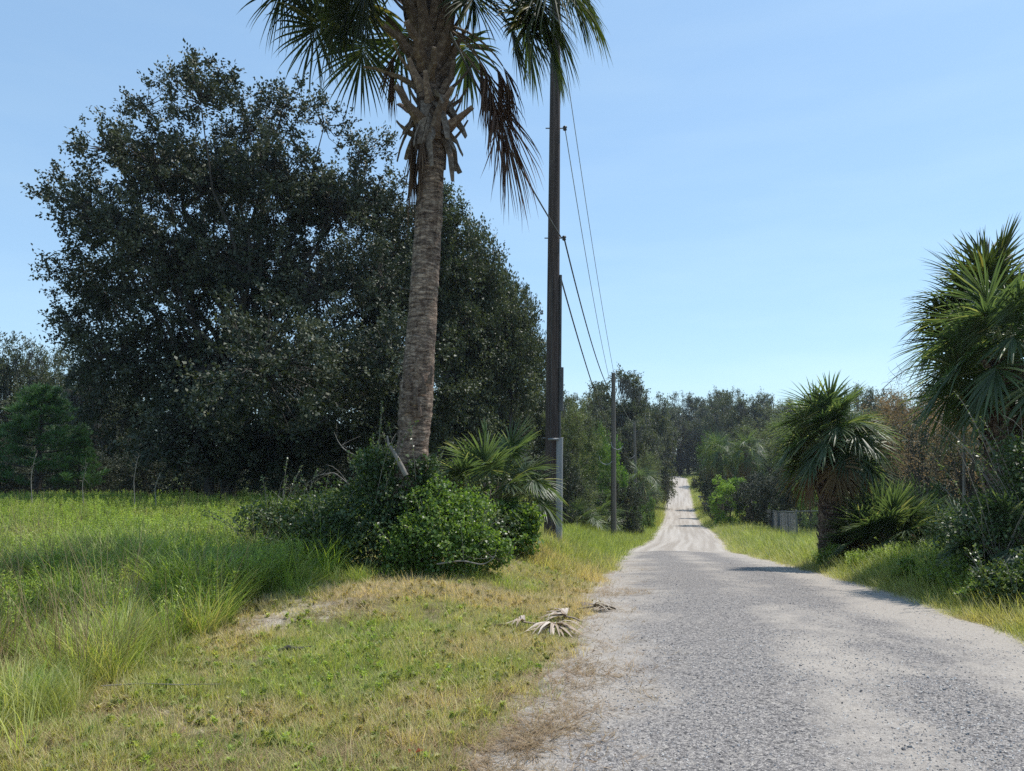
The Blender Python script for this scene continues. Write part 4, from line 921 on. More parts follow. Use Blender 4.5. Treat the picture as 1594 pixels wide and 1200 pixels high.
V = ax3[:, None] + np.stack([np.cos(th)[None] * rr2, np.sin(th)[None] * rr2, 0 * rr2], -1)
i = np.arange(239)[:, None] * 44; j = np.arange(44)[None]
mb.add(V.reshape(-1, 3), np.stack([i + j, i + (j + 1) % 44, i + 44 + (j + 1) % 44, i + 44 + j], -1).reshape(-1, 4))
tm_ = mb.mesh('trunk', [M['palm_bark'], M['palm_bark_dark']]); mi_ = np.repeat((zz[:239] > EYE + (705 - 205) / F * PYd - pb.z).astype(np.int32), 44); tm_.polygons.foreach_set('material_index', mi_); obj('trunk', tm_, tall)  # darker bark behind the frond bases: shade in their gaps painted into the trunk
def zpx(py): return EYE + (705 - py) / F * PYd - pb.z
ztop = zpx(-150)
g = random.Random(5)
for k in range(84):      # leaf bases criss-crossing below the crown
    f = k / 84; z = zpx(215) + (ztop - zpx(215)) * f; az = k * 2.399 + g.uniform(-.2, .2)
    put_stub(tall, ax3, z, az, .19, R(36 + 14 * f + g.uniform(-20, 14)), B1[k % 5], .80 + .5 * min(1, f * 2.2) + g.uniform(-.15, .35), g.uniform(-.6, .6))
for k in range(30):      # split ones that hang down in a collar
    az = k * 2.399 + .4; z = zpx(172) + g.uniform(-.18, .34)
    put_stub(tall, ax3, z, az, .17, R(g.uniform(-72, -22)), B2[k % 4], g.uniform(.7, 1.25), g.uniform(-.9, .9))
put_stub(tall, ax3, zpx(118), math.pi + .2, .2, R(35), B2[1], 1.25)['label'] = 'long dry stub jutting out to the left'
for (px, dz) in [(-1.1, -.05), (-1.9, .04), (-1.45, -.2), (-1.5, .2), (-.8, .1), (-2.3, -.12), (-1.2, -.36), (-1.8, -.3), (-2.2, .22)]:   # old stubs left on the lower trunk
    put_stub(tall, ax3, zpx(610) + dz, px, .268, R(70), B1[int(abs(px) * 10) % 5], .50, .5 * math.sin(px * 9))
# dead skirt frond against the trunk, left
frond(tall, 'dead', -80, math.pi * 1.12, axis_at(ax3, zpx(165)) + np.array([-.18, -.1, 0]), .2, 1.2, 0, 1.0, 'brown dead frond hanging flat against the left of the trunk', nl=34, droop=2.2, closed=.16, wmax=.014)
frond(tall, 'dead', -76, math.pi * 1.35, axis_at(ax3, zpx(170)) + np.array([-.1, -.14, 0]), .2, .8, 1, 1.0, None, nl=26, droop=2.2, closed=.14, wmax=.014)
# live crown: fronds in a sphere; lowest ones arch out and hang into the picture
hz = ztop
cr_list = [  # (elevation, azimuth deg, petiole, fan, kind)
 (24, 2, 1.6, 1.3, 'green'), (14, -14, 1.7, 1.3, 'green'), (8, 18, 1.7, 1.2, 'green'), (30, -35, 1.5, 1.2, 'green'), (0, -4, 1.3, 1.2, 'green'), (16, 38, 1.5, 1.2, 'green'),
 (4, -8, 1.1, 1.2, 'green'), (-6, 10, 1.2, 1.1, 'green'), (10, 2, 1.35, 1.2, 'green'), (-10, -12, 1.4, 1.0, 'green'), (-8, 192, 1.2, 1.0, 'green'), (6, 6, 1.7, 1.2, 'green'), (14, -4, 1.9, 1.2, 'green'), (-4, -20, 1.5, 1.2, 'green'), (20, 10, 2.0, 1.2, 'green'), (-2, 12, 1.8, 1.1, 'green'), (10, -28, 1.8, 1.2, 'green'), (0, 176, 1.5, 1.2, 'green'), (14, 188, 1.8, 1.2, 'green'),
 (16, 180, 1.4, 1.2, 'green'), (24, 198, 1.5, 1.2, 'green'), (8, 164, 1.3, 1.2, 'green'), (8, 212, 1.1, 1.1, 'green'), (0, 186, .9, 1.1, 'green'), (-8, 172, .8, 1.0, 'green'), (-8, 205, .8, 1.0, 'green'),
 (16, 240, 1.4, 1.2, 'green'), (24, 275, 1.5, 1.2, 'green'), (24, 310, 1.4, 1.2, 'green'), (16, 75, 1.4, 1.2, 'green'), (24, 110, 1.5, 1.2, 'green'), (8, 135, 1.4, 1.2, 'green'), (-16, 330, .7, .9, 'green'),
 (48, 15, 1.4, 1.2, 'green'), (56, 75, 1.4, 1.2, 'green'), (48, 140, 1.4, 1.2, 'green'), (56, 200, 1.4, 1.2, 'green'), (48, 255, 1.4, 1.2, 'green'), (56, 320, 1.4, 1.2, 'green'), (72, 40, 1.2, 1.1, 'green'), (72, 170, 1.2, 1.1, 'green'), (72, 290, 1.2, 1.1, 'green')]
for k, (el, azd, pt, fn_, kd) in enumerate(cr_list):
    b = axis_at(ax3, hz - .35 + .45 * (el + 16) / 88.0 - .1)
    frond(tall, kd, el - 6, R(azd), b, pt + .35, fn_ * .86, k % 3, 1.0, None, droop=1.25, sag=.12)
# dead fronds on the right
b = axis_at(ax3, zpx(25))
frond(tall, 'dead', -40, R(-6), b + np.array([.15, -.1, 0]), 1.4, 1.5, 0, 1.0, 'large brown dead frond hanging right of the trunk', nl=48, droop=1.5, closed=.42, wmax=.017, sag=.10)
frond(tall, 'dead', -16, R(-10), b + np.array([.15, -.05, .1]), .8, .9, 1, 1.0, None, nl=34, droop=3.6, closed=.12, wmax=.013, sag=.16)
frond(tall, 'dead', 0, R(14), b + np.array([.15, 0, .1]), 1.0, .9, 2, 1.0, None, nl=34, droop=3.6, closed=.14, wmax=.013, sag=.16)
frond(tall, 'dead', -32, R(-16), b + np.array([.15, -.1, .1]), 1.1, 1.3, 2, 1.0, None, nl=44, droop=1.7, closed=.30, wmax=.016, sag=.12)
frond(tall, 'dead', -8, R(-2), b + np.array([.15, -.1, .1]), 1.2, .9, 3, 1.0, None, nl=34, droop=3.2, closed=.2, wmax=.013, sag=.16)
frond(tall, 'dead', -24, R(176), b + np.array([-.15, -.1, 0]), .5, .8, 2, 1.0, None, nl=30, droop=3.6, closed=.12, wmax=.013, sag=.16)
def palm(name, label, px, Y, heart_py, trunk_r, pet, fan, seed, kind='blue', n=34, boots=True, lean=0.0, low=-40, tan=6, droop=1.0, nl=46, barkm='palm_bark_dark', hang=None):
    p = at(px, Y); zt = EYE + (705 - heart_py) / F * Y - p.z
    t = thing(name, label, 'palm tree', p); g = random.Random(seed)
    zz = np.linspace(-.2, zt, 30); ax_ = np.stack([lean * (zz / zt) ** 1.5, 0 * zz, zz], 1)
    mb = MB(); tube(mb, ax_, trunk_r * np.interp(zz / zt, [0, .1, .8, 1], [1.15, .95, 1, .75]), 18, 0, None, True, .08, seed)
    obj('trunk', mb.mesh('trunk', M[barkm]), t)
    if boots:
        nb = int(zt / .036)
        nb = min(nb, 120)
        for k in range(nb):
            z = .12 + (zt - .25) * k / nb
            put_stub(t, ax_, z, k * 2.399 + g.uniform(-.15, .15), trunk_r * .80, R(58 + g.uniform(-8, 8)), B3[k % 5], g.uniform(.75, 1.05) * trunk_r / .25, g.uniform(-.2, .2))
    top = np.array([lean, 0, zt])
    for k in range(n):
        f = (k + .5) / n; el = low + (84 - low) * f ** .85; az = k * 2.399 + seed
        kd = 'tan' if k < tan else kind
        frond(t, kd, el, az, top + np.array([0, 0, -.25 + .3 * f]), pet * g.choice([.85, 1, 1.1]), fan * g.choice([.9, 1]), k % 2, 1.0, None, nl=nl, droop=(1.8 if kd == 'tan' else droop), sag=.07)
    return t
palm('cabbage_palm', 'large palm at the right edge with spiky crown against the sky', 1570, 12.6, 490, .25, .6, .94, 3, 'green', 30, lean=-.05, low=-20, tan=0, droop=.5)
palm('cabbage_palm', 'large palm at the right edge, its lower grey green fronds hanging over a booted trunk', 1572, 10.6, 560, .28, .6, .85, 9, 'blue', 32, lean=.12, low=-28, tan=0, droop=.62)
palm('cabbage_palm', 'medium palm by the fence with tan dead fronds under a round crown', 1295, 16, 690, .26, .62, .80, 5, 'blue', 40, low=-30, tan=6, droop=.62, lean=.08)
palm('cabbage_palm', 'left one of the two distant palms right of the far road', 1122, 62, 705, .28, .9, 1.2, 6, 'blue', 26, boots=False, low=-56, tan=2, nl=26)
palm('cabbage_palm', 'right one of the two distant palms right of the far road', 1166, 60, 705, .28, .9, 1.2, 8, 'blue', 26, boots=False, low=-56, tan=3, nl=26)
palm('cabbage_palm', 'distant low palm half hidden by the silvery shrub left of the road', 1000, 56, 752, .25, .9, 1.2, 12, 'blue', 18, boots=False, low=-56, tan=2, nl=24)
def fan_clump(label, px, Y, n, pet, fan, seed, kind, el0=25, el1=85, stems=True, spread_r=.12, droop=.8, zh=0.0, tan=0, azf=None, nl=42):
    p = at(px, Y); t = thing('fan_palm', label, 'palm', p); g = random.Random(seed)
    for k in range(n):
        f = (k + .5) / n; el = el0 + (el1 - el0) * f + g.uniform(-6, 6); az = k * 2.399 + seed if azf is None else azf(k)
        frond(t, 'tan' if k < tan else kind, el, az, (math.cos(az) * spread_r, math.sin(az) * spread_r, zh * g.uniform(.6, 1)), pet * g.choice([.8, 1, 1.15]), fan * g.choice([.85, 1]), k % 2, 1.0, None, nl=nl, droop=droop, sag=.05)
    if stems:
        mb = MB()
        for k in range(9):
            a = g.random() * 6.28; tube(mb, [(math.cos(a) * .05, math.sin(a) * .05, -.1), (math.cos(a) * .1, math.sin(a) * .1, .2 + zh * .5), (math.cos(a) * .18, math.sin(a) * .18, .4 + zh * .8)], [.05, .045, .02], 6)
        obj('stem', mb.mesh('stem', M['boot_dark']), t)['kind'] = 'stuff'
    return t
fan_clump('fan palm clump between the tall palm and the near utility pole', 768, 13.0, 24, .66, .62, 4, 'blue', 22, 86, droop=.7, zh=.85)
fan_clump('low round young palm in front of the medium palm, beside the road', 1385, 14.9, 44, .55, .72, 7, 'blue', 12, 88, droop=.3, zh=.2, tan=4)
fan_clump('small fan palm reaching in from the right picture edge below the big palms', 1618, 9.0, 14, .5, .42, 2, 'blue', 10, 80, droop=.6, zh=.4)
fan_clump('small fan palm in the shade left of the big palm trunk', 1490, 15.5, 10, .4, .45, 3, 'blue', 20, 80, droop=.6, zh=.2, nl=30)
fan_clump('low dull fan palm among shrubs just left of the second utility pole', 932, 42, 18, .9, .9, 5, 'blue', 15, 80, droop=.6, zh=.2, nl=26)
fan_clump('low dull fan palm between the near pole and the second pole', 902, 37, 16, .7, .7, 6, 'blue', 15, 80, droop=.6, zh=.2, nl=26)
# ------------------------------------------------------------------ vine mounds and shrubs near the camera
def mound(name, label, loc, lob_, nleaf, leaf, mat, seed, twigs=40, cat='shrub'):
    g = np.random.default_rng(seed); mb = MB(); tw = MB()
    rl = np.random.default_rng(seed + 100); lob_ = list(lob_); bigr = max(r_ for c, r_ in lob_)
    for _ in range(10):
        c0, r0 = lob_[rl.integers(len(lob_))]; dd = rand_dir(rl, 1)[0]; dd[2] = abs(dd[2]) * .8
        lob_.append((tuple(np.array(c0) + dd * r0 * .85), bigr * (.22 + .2 * rl.random())))
    C = np.array([c for c, r_ in lob_], float); RR = np.array([r_ for c, r_ in lob_], float); w_ = RR ** 2; w_ /= w_.sum()
    li = g.choice(len(C), nleaf, p=w_); d = rand_dir(g, nleaf); d[:, 2] = np.abs(d[:, 2]) * np.where(g.random(nleaf) < .7, 1, -1); d = nrm(d)
    lump = fbm(d[:, 0] * 4 + C[li, 0] * 5, d[:, 1] * 4 + d[:, 2] * 4 + C[li, 1] * 4, seed, 3)
    rr = RR[li] * (.42 + .95 * lump) * (1 - .35 * g.random(nleaf) ** 2.2) + (g.random(nleaf) < .05) * g.random(nleaf) * .16
    p = C[li] + d * rr[:, None]; k = p[:, 2] > .01; p = p[k]; d = d[k]; n = len(p)
    ax = nrm(d * .5 + g.normal(0, .7, (n, 3)) + np.array([0, 0, -.1])); up = nrm(d * .7 + np.array([0, 0, .5]) + g.normal(0, .45, (n, 3)))
    sz = leaf * (.5 + .9 * g.random(n)); t0 = np.clip(.12 + .55 * g.random(n) + .3 * (lump[k] - .4), 0, 1)
    leaves(mb, p, ax, up, sz, sz * .72, 0, t0)
    for q in range(twigs):
        c = C[g.integers(len(C))]; dd = rand_dir(g, 1)[0]; dd[2] = abs(dd[2]) + .2; L = RR.max() * (.75 + .6 * g.random())
        pts = bez(c * np.array([1, 1, .3]), c + dd * L * .6, c + dd * L + np.array([0, 0, -.1]), 7)
        tube(tw, pts, np.linspace(.006, .002, 7), 4, cap=False)
        if q % 7:
            m2 = 26; u_ = g.random(m2) * 3 + 3; pp = np.stack([np.interp(u_, np.arange(7), pts[:, j]) for j in range(3)], 1)
            leaves(mb, pp, rand_dir(g, m2) + np.array([0, 0, .2]), np.array([[0, 0, 1.0]]) + g.normal(0, .4, (m2, 3)), leaf * (.5 + .8 * g.random(m2)), leaf * .55, 0, .2 + .7 * g.random(m2))
    t = thing(name, label, cat, loc); obj('foliage', mb.mesh('foliage', mat), t); obj('twigs', tw.mesh('twigs', M['twig']), t)['kind'] = 'stuff'
    return t
q = at(692, 9.9)
mound('vine_shrub', 'bright green leafy vine mound on the right front of the tall palm foot', q,
      [((-.05, 0, .4), .50), ((-.42, .1, .35), .40), ((.36, 0, .28), .38), ((.1, -.2, .25), .42), ((.25, .3, .7), .38), ((-.2, .3, .8), .40), ((.55, .1, .2), .26), ((-.55, -.05, .2), .3)], 24000, .044, M['vine'], 2, 110)
q = at(552, 10.5)
mound('vine_shrub', 'dark tangled vine mound left of the tall palm foot with sunlit top', q,
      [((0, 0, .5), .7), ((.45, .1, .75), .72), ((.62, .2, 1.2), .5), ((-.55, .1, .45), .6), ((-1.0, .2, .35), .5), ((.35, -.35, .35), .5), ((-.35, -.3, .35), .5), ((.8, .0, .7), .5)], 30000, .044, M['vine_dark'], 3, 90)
q = at(470, 11.8)
mound('vine_shrub', 'small vine mound at the left end of the dark one', q, [((0, 0, .25), .45), ((-.3, .1, .2), .35), ((.4, 0, .35), .4)], 6500, .055, M['vine'], 4, 20)
q = at(655, 10.35)
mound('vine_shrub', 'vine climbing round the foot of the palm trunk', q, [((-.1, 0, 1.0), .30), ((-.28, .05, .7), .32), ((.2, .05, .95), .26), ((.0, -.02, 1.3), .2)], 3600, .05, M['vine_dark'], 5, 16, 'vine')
q = at(800, 12.3)
mound('shrub', 'small fresh green shrub left of the near pole foot', q, [((0, 0, .35), .34), ((-.15, 0, .6), .26), ((.2, 0, .55), .25), ((.1, -.1, .2), .3)], 4200, .07, M['vine'], 6, 14)
q = at(752, 12.0)
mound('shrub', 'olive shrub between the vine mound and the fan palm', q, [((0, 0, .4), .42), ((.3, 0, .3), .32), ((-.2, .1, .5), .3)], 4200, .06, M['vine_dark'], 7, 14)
# right verge shrubs
for (px, Y, s, lb, m_, sd) in [(1610, 9.8, 1.0, 'dark shrub below the hanging fronds of the big right palm', 'vine_dark', 8), (1555, 11.4, .8, 'dark shrub at the left foot of the big right palm', 'vine_dark', 9),
                               (1620, 7.9, .5, 'low shaded shrub at the right picture edge by the road', 'vine_dark', 10), (1560, 8.3, .32, 'low grassy green mound at the road edge, in front of the dark shrubs', 'vine', 11),
                               (1420, 11.0, .24, 'small sunlit leafy shrub in the grass right of the road', 'vine', 12), (1640, 9.2, 1.5, 'tall dark shrub cut by the right picture edge', 'vine_dark', 13), (1300, 15.2, .35, 'small leafy weed bush at the foot of the medium palm', 'vine', 14)]:
    mound('shrub', lb, at(px, Y), [((0, 0, .42 * s), .6 * s), ((.5 * s, .1, .35 * s), .5 * s), ((-.5 * s, .1, .3 * s), .45 * s), ((.1, -.3 * s, .3 * s), .45 * s), ((.2 * s, .2, .85 * s), .42 * s)], int(13000 * s + 1500), .042, M[m_], sd, 80)
# brown leaved shrub with arching bare branch
def airy(name, label, px, Y, top, wid, n, mat, seed, leaf, cat='shrub', base_frac=.45):
    p = at(px, Y); H = EYE + (705 - top) / F * Y - p.z; W = wid / F * Y / 2; g = np.random.default_rng(seed)
    lobs = [((g.normal(0, W * .45), g.normal(0, W * .3), H * (base_frac + (.92 - base_frac) * g.random())), W * (.3 + .2 * g.random())) for _ in range(12)]
    me_ = tree_mesh('a', seed, H, lobs, n, 42, leaf, mat, .05, .3, .32, 0, flat=.9, nstem=4, asp=.35)
    return put_tree(name, me_, label, cat, p)
airy('brown_shrub', 'tall airy shrub with dry brown leaves left of the big right palm', 1440, 18.0, 590, 150, 150, M['brown_leaf'], 41, .05)
airy('brown_shrub', 'thinner dry brown shrub behind the crown of the medium palm', 1385, 19, 610, 90, 80, M['brown_leaf'], 42, .055)
airy('brown_shrub', 'dull brown airy shrub tight against the big right palm trunk', 1510, 14.0, 610, 80, 90, M['brown_leaf'], 43, .05)
p = at(1500, 13); mb = MB()
q0 = ray(1500, 600, 13) - p; q1 = ray(1440, 555, 13) - p; q2 = ray(1375, 605, 13) - p
pts = bez(np.array(q0), np.array(q1) + np.array([0, 0, .25]), np.array(q2), 14); st = bez(np.zeros(3), np.array([.1, 0, 1.5]), np.array(q0), 10)
tube(mb, np.concatenate([st, pts[1:]]), np.linspace(.03, .004, 23), 5)
gg = np.random.default_rng(8)
for k in range(60):
    a = pts[gg.integers(2, 14)]; e = a + gg.normal(0, .16, 3) + np.array([0, 0, -.12]); tube(mb, bez(a, (a + e) / 2 + gg.normal(0, .04, 3), e, 4), [.004, .003, .002, .001], 3, cap=False)
tag(obj('bare_branch', mb.mesh('bare_branch', M['twig']), None, p), 'thin bare branch arching left from the big right palm against the sky', 'branch')
# bare twigs arching out of the mound, broken limb on the trunk foot
def wand(label, pix, Y, r0, mat='twig', name='bare_branch', cat='branch', sub=6, seed=0):
    p = at(pix[0][0], Y); mb = MB(); P = np.array([np.array(ray(a, b, Y) - p) for a, b in pix]); g = np.random.default_rng(seed)
    t = np.linspace(0, len(P) - 1, 16); pts = np.stack([np.interp(t, np.arange(len(P)), P[:, j]) for j in range(3)], 1)
    kk = np.array([.25, .5, .25])
    for j in range(3): pts[1:-1, j] = np.convolve(pts[:, j], kk, 'valid')
    tube(mb, pts, np.linspace(r0, r0 * .25, 16), 6)
    for s in range(sub):
        a = pts[g.integers(4, 15)]; e = a + g.normal(0, .13, 3) + np.array([0, 0, .06]); tube(mb, bez(a, (a + e) / 2 + g.normal(0, .03, 3), e, 5), np.linspace(r0 * .35, r0 * .12, 5), 3, cap=False)
    return tag(obj(name, mb.mesh(name, M[mat]), None, p), label, cat)
wand('curved bare twig rising out of the dark vine mound', [(585, 730), (560, 712), (535, 700), (525, 685), (520, 672)], 10.9, .012, seed=1)
wand('bare twig arching low over the left of the dark vine mound', [(545, 755), (520, 735), (495, 740), (478, 752)], 11.2, .010, seed=2)
wand('pale broken limb leaning on the left of the palm trunk foot', [(632, 740), (618, 712), (604, 690), (603, 678)], 10.05, .04, sub=0)
wand('grey fallen branch lying in front of the bright vine mound', [(680, 878), (720, 872), (752, 880), (770, 868), (773, 855)], 9.35, .012, sub=3, seed=3)
for (a, b, Y, h_, lb, sd) in [(210, 775, 20, 70, 'tall dry weed stalk with a drooping head at the far edge of the field', 4), (130, 775, 21, 55, 'forked pale dry weed stalk left of the tall drooping one', 5),
                             (50, 770, 20, 65, 'single straight pale weed stalk near the left picture edge', 6), (243, 775, 20, 38, 'short dry weed stalk right of the tall drooping one', 7)]:
    wand(lb, [(a, b + 12), (a - 2, b - h_ * .4), (a + 3, b - h_ * .8), (a + 7, b - h_)], Y, .012, name='weed_stalk', cat='weed', sub=9, seed=sd)
# ------------------------------------------------------------------ utility poles and wires
def utility_pole(label, px, py_b, Y, H, r0, top_px, guard=False):
    p = at(px, Y); lean = (top_px - px) / F * Y * (H / ((py_b - 100) / F * Y)) if guard else (top_px - px) / F * Y
    t = thing('utility_pole', label, 'utility pole', p)
    mb = MB(); zz = np.linspace(-.3, H, 40); pts = np.stack([lean * np.clip(zz, 0, None) / H, 0 * zz, zz], 1)
    tube(mb, pts, np.linspace(r0, r0 * .68, 40), 24, 0, None, True, .015)
    obj('shaft', mb.mesh('shaft', M['pole' if guard else 'pole_grey']), t)
    return t, p, lean
t1, P1, ln1 = utility_pole('tall dark wooden utility pole right of the tall palm, grey conduit at its foot', 858, 833, 17.0, 13.2, .168, 868, True)
def z1(py): return EYE + (705 - py) / F * 17 - P1.z
def x1(z): return ln1 * z / 13.2
mb = MB()   # grey U guard at the foot
zz = np.linspace(-.05, z1(682), 10); tube(mb, np.stack([x1(zz) + .16, 0 * zz - .09, zz], 1), .085, 12); obj('conduit_guard', mb.mesh('conduit_guard', M['guard']), t1)
mb = MB(); zz = np.linspace(z1(682), z1(425), 8); tube(mb, np.stack([x1(zz) + .165, 0 * zz - .05, zz], 1), .032, 8); obj('riser_pipe', mb.mesh('riser_pipe', M['wire']), t1)
mb = MB(); zz = np.linspace(z1(640), z1(572), 3); tube(mb, np.stack([x1(zz) + .19, 0 * zz - .06, zz], 1), .06, 8); obj('riser_sleeve', mb.mesh('riser_sleeve', M['wire']), t1)
mb = MB(); zz = np.linspace(.3, z1(430), 12); tube(mb, np.stack([x1(zz) - .04, 0 * zz - .185 + .004 * zz, zz], 1), .006, 5); obj('ground_wire', mb.mesh('ground_wire', M['wire']), t1)
for py in (682, 365, 184):
    z = z1(py); mb = MB(); tube(mb, [(x1(z) - .22, -.03, z), (x1(z) + .26, -.03, z)], .014, 6); obj('bolt', mb.mesh('bolt', M['steel']), t1)
    if py != 682:
        mb = MB(); zz = np.array([-.06, -.04, -.01, .02, .05, .06]); tube(mb, np.stack([np.full(6, x1(z) + .24), np.full(6, -.03), z + zz], 1), [.02, .05, .035, .055, .04, .01], 10); obj('insulator', mb.mesh('insulator', M['insulator']), t1)
mb = MB(); z = 13.1; tube(mb, [(x1(z), 0, z), (x1(z), 0, z + .35)], .02, 6); obj('pole_top_pin', mb.mesh('pole_top_pin', M['steel']), t1)
mb = MB(); z = z1(684); box(mb, (x1(z) + .02, -.2, z), (.24, .03, .05)); obj('strap', mb.mesh('strap', M['steel']), t1)
t2, P2, ln2 = utility_pole('second wooden utility pole, thinner and lower, left of the road dip', 955, 838, 39.0, 8.6, .155, 958)
t3, P3, ln3 = utility_pole('third utility pole, distant and thin, beside the silvery shrub', 990, 800, 60.0, 8.2, .14, 990)
def z2(py): return EYE + (705 - py) / F * 39 - P2.z
for (t_, zc, dx, rr_) in ((t2, z2(690), .25, .33), (t2, z2(712), -.35, .36)):      # loops of slack cable
    mb = MB(); th_ = np.linspace(-.2, 2.6, 16); tube(mb, np.stack([dx + rr_ * np.cos(th_ + math.pi), -.15 + .02 * th_, zc + rr_ * np.sin(th_ + math.pi)], 1), .022, 6); obj('cable_loop', mb.mesh('cable_loop', M['wire_pale']), t_)
def wire(label, a, b, sag, r_, mat):
    a = np.array(a); b = np.array(b); t = np.linspace(0, 1, 40)[:, None]; pts = a * (1 - t) + b * t; pts[:, 2] -= (4 * sag * t * (1 - t))[:, 0]
    mb = MB(); tube(mb, pts - a, r_, 5, cap=False); return tag(obj('overhead_wire', mb.mesh('overhead_wire', M[mat]), None, a), label, 'wire')
def on1(py, dx=.24): z = z1(py); return (P1.x + x1(z) + dx, P1.y - .03, P1.z + z)
def on2(z, dx=0): return (P2.x + dx, P2.y, P2.z + z)
wire('uppermost thin pale wire running from the near pole top to the second pole', (P1.x + x1(13) + .05, P1.y, P1.z + 12.6), on2(8.5, .14), .45, .011, 'wire_pale')
wire('thin pale wire from the upper insulator of the near pole to the second pole', on1(184), on2(8.4, -.14), .4, .011, 'wire_pale')
wire('dark cable from the lower bolt of the near pole down to the second pole', on1(365), on2(7.6, -.05), .55, .019, 'wire')
wire('dark cable leaving the near pole below the lower bolt', on1(432, .18), on2(5.6, -.12), .35, .019, 'wire')
wire('dark cable climbing up left from the near pole past the dead fronds', on1(365, .18), tuple(ray(700, 50, 9.0)), .1, .016, 'wire')
wire('thin wire from the second pole to the third pole', on2(8.4), (P3.x, P3.y, P3.z + 8), .5, .015, 'wire_pale')
wire('cable from the middle of the second pole to the third pole', on2(5.4), (P3.x, P3.y, P3.z + 5.5), .7, .02, 'wire')
# ------------------------------------------------------------------ chain link fence
def fence():
    a = at(1184, 64); b = at(1241, 33.5); c = at(1500, 27.0)
    t = thing('chain_link_fence', 'grey chain link fence with a corner post in the grass right of the road', 'fence', b); H = 1.25
    def seg(p, q):
        n = max(2, int(round((q - p).length / 3.0))); 
        pts = []
        for k in range(n + 1):
            v = p.lerp(q, k / n); v.z = h1(v.x, v.y); pts.append(v)
        return pts
    for s, (p, q) in enumerate(((b, a), (b, c))):
        pts = seg(p, q)
        for k, v in enumerate(pts):
            if s and k == 0: continue
            mb = MB(); rr_ = .045 if (k == 0 and s == 0) else .028; o = v - b
            tube(mb, [(o.x, o.y, o.z - .2), (o.x, o.y, o.z + H + (.06 if k == 0 else .02))], rr_, 8); obj('post', mb.mesh('post', M['steel']), t)
        mb = MB(); tube(mb, [tuple(v - b + Vector((0, 0, H))) for v in pts], .024, 6); obj('top_rail', mb.mesh('top_rail', M['steel']), t)
        mb = MB(); step = .065
        for u_, v_ in zip(pts[:-1], pts[1:]):
            L = (v_ - u_).length; d = (v_ - u_) / L; m_ = int(L / step); o = u_ - b
            nv = np.array([-d.y, d.x, 0]) * .0014; up = np.array([0, 0, .0014])
            for k in range(m_ + 18):
                for sg in (1, -1):
                    x0 = (k - 18) * step; x1_ = x0 + H * .95; z0_, zt_ = 0.0, H
                    if x0 < 0: z0_ = -x0 / .95; x0 = 0
                    if x1_ > L: zt_ = H - (x1_ - L) / .95; x1_ = L
                    if zt_ <= z0_ + .02: continue
                    if sg < 0: z0_, zt_ = H - z0_, H - zt_
                    A_ = np.array(o + d * x0) + np.array([0, 0, z0_ + .03]); B_ = np.array(o + d * x1_) + np.array([0, 0, zt_ + .0])
                    mb.add([A_ - nv - up, A_ + nv + up, B_ + nv + up, B_ - nv - up], [[0, 1, 2, 3]])
                    mb.add([A_ + nv - up, A_ - nv + up, B_ - nv + up, B_ + nv - up], [[0, 1, 2, 3]])
        obj('chain_link', mb.mesh('chain_link', M['steel']), t)
    return t
fence()
g = random.Random(3)
mound('vine_shrub', 'vine growing over the far end of the fence', at(1184, 62), [((0, 0, .9), .8), ((.6, -.6, .7), .7), ((-.5, 0, .5), .6)], 3500, .14, M['vine'], 15, 8)
# low concrete road-side rail in the dip, right of the road
for k, (px, Y, lb) in enumerate([(1118, 84, 'pale low rail right of the road in the dip, the nearer one'), (1108, 100, 'pale low rail right of the road in the dip, the farther one')]):
    p = at(px, Y); t = thing('guard_rail', lb, 'guard rail', p, R(-60))
    mb = MB(); box(mb, (0, 0, .75), (5, .06, .22)); obj('rail', mb.mesh('rail', M['steel']), t)
    for x in (-2.2, 0, 2.2): mb = MB(); box(mb, (x, .06, .4), (.12, .1, .9)); obj('post', mb.mesh('post', M['steel']), t)
# ------------------------------------------------------------------ debris by the road
def lying_frond(label, px, Y, L, seed, kind='tan', rz=0, n=18):
    g = np.random.default_rng(seed); mb = MB(); p = at(px, Y)
    for k in range(n):
        a = -1.25 + 2.5 * k / (n - 1) + g.normal(0, .06); l_ = L * (.75 + .35 * g.random()); m_ = 6; s = np.linspace(0, 1, m_)
        x = np.cos(a) * l_ * s; y = np.sin(a) * l_ * s; z = .02 + .07 * np.sin(s * 2.6) * g.random() + .05 * (1 - s) + g.normal(0, .006, m_)
        w_ = .017 * (1 - s ** 2) * (.6 + .6 * g.random()) + .003; sx, sy = -np.sin(a), np.cos(a)
        V = []
        for q in range(m_): V += [(x[q] + sx * w_[q], y[q] + sy * w_[q], z[q] + .4 * w_[q]), (x[q], y[q], z[q]), (x[q] - sx * w_[q], y[q] - sy * w_[q], z[q] + .5 * w_[q])]
        fs = [];
        for q in range(m_ - 1): fs += [[3 * q, 3 * q + 1, 3 * q + 4, 3 * q + 3], [3 * q + 1, 3 * q + 2, 3 * q + 5, 3 * q + 4]]
        mb.add(V, fs, 0, .45 + .55 * g.random())
    tube(mb, [(-.2, .03, .03), (-.1, 0, .05), (.02, 0, .06)], [.008, .010, .009], 5, 0, .4)
    return tag(obj('fallen_frond', mb.mesh('fallen_frond', M['frond_pale']), None, p, (0, 0, rz)), label, 'palm frond')
M['frond_pale'] = leaf_mat('bleached_frond', [(.16, .115, .075), (.34, .27, .20), (.56, .49, .41)], .12, .8, .2, tcol=(1, .85, .65), tgain=1)
lying_frond('pale dry palm frond lying spread at the road edge', 862, 7.15, .34, 1, rz=R(-80), n=26)
lying_frond('narrow dry frond piece lying just left of the spread one', 815, 7.25, .18, 2, rz=R(170), n=6)
lying_frond('dry greyish frond lying farther up the road edge', 925, 8.4, .24, 3, rz=R(10), n=12)
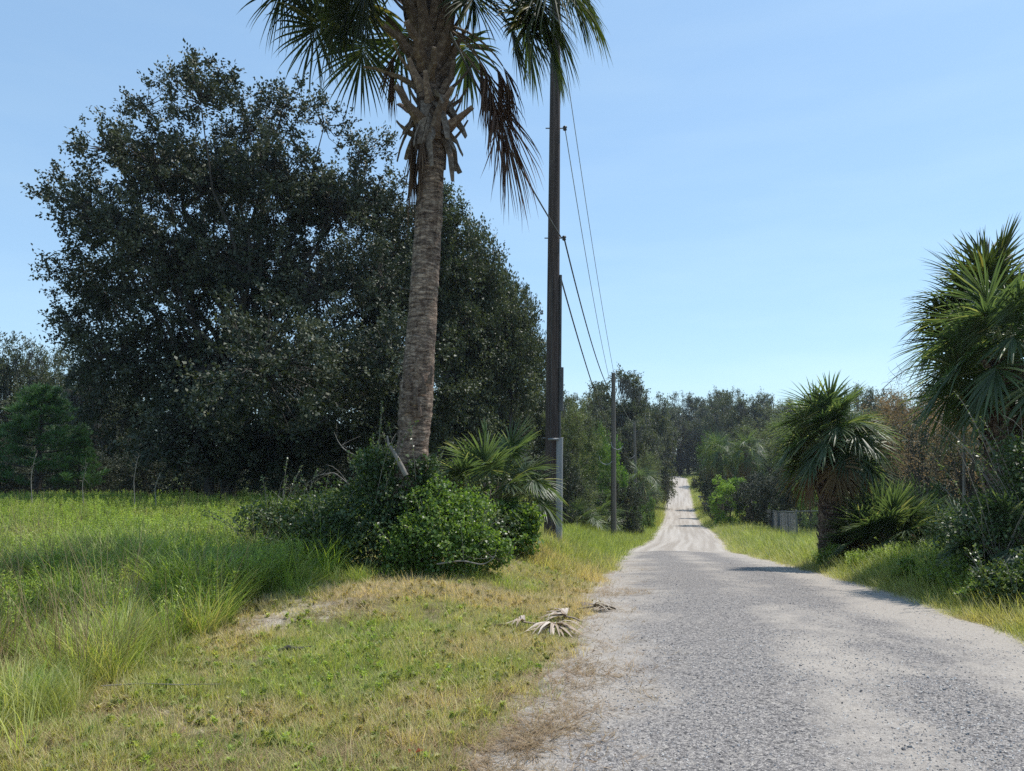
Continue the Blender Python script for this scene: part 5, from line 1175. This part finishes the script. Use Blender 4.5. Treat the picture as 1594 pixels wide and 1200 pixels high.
lying_frond('dry frond flat in the grass behind the spread pale one', 880, 7.7, .3, 4, rz=R(150), n=14)
for k, (px, Y, rz, lb) in enumerate([(905, 8.7, .4, 'pale curled frond base on the road edge, farthest of three'), (955, 8.45, 1.9, 'pale frond base lying out on the gravel'), (792, 7.2, 2.9, 'brown frond base at the left tip of the dry litter')]):
    p = at(px, Y, .03); o = obj('dry_husk', B2[k], None, p, (.4, -.1, rz), .45); tag(o, lb, 'palm litter')
p = at(645, 4.05, .03); mb = MB()
gg = np.random.default_rng(4); leaves(mb, np.array([[0, 0, 0], [.01, .0, .004], [-.03, .005, .0]]), np.array([[1, .3, .25], [.9, -.3, .35], [.3, 1, .1]]), np.array([[0, 0, 1.0]] * 3), np.array([.055, .045, .035]), np.array([.028, .02, .025]), 0, np.array([.4, .8, .2]), .5)
M['red_leaf'] = leaf_mat('red_leaf', [(.17, .045, .025), (.30, .085, .045), (.42, .16, .08)], .3, .5, .4, tcol=(1, .5, .3))
tag(obj('fallen_leaf', mb.mesh('fallen_leaf', M['red_leaf']), None, p), 'single curled orange red leaf in the grass near the bottom road edge', 'leaf')
p = at(455, 6.0, .02); mb = MB(); tube(mb, [(-.11, 0, 0), (-.04, .01, .02), (.05, -.01, .015), (.14, .03, .025)], [.012, .02, .016, .006], 7, wob=.2)
tag(obj('stick', mb.mesh('stick', M['bark']), None, p), 'short dark stick lying in the mown grass', 'stick')
p = at(240, 5.0, .03); mb = MB(); tube(mb, [(-.35, 0, 0), (-.1, .02, .01), (.15, .0, .008), (.42, .04, .0)], [.004, .005, .004, .002], 5)
tag(obj('stick', mb.mesh('stick', M['twig']), None, p), 'long thin pale stick lying in the dry grass at lower left', 'stick')
# ------------------------------------------------------------------ thin summer haze
def haze():
    m, n, out = mat_new('haze')
    v = N(n, 'ShaderNodeVolumePrincipled'); v.inputs['Color'].default_value = (.80, .88, 1, 1); v.inputs['Density'].default_value = .00024; v.inputs['Anisotropy'].default_value = .2
    n.links.new(v.outputs[0], out.inputs['Volume'])
    mb = MB(); box(mb, (0, 780, 6.5), (3300, 1640, 27)); o = obj('haze', mb.mesh('haze', m, False)); tag(o, 'thin bluish summer haze over the far trees', kind='stuff')
haze()
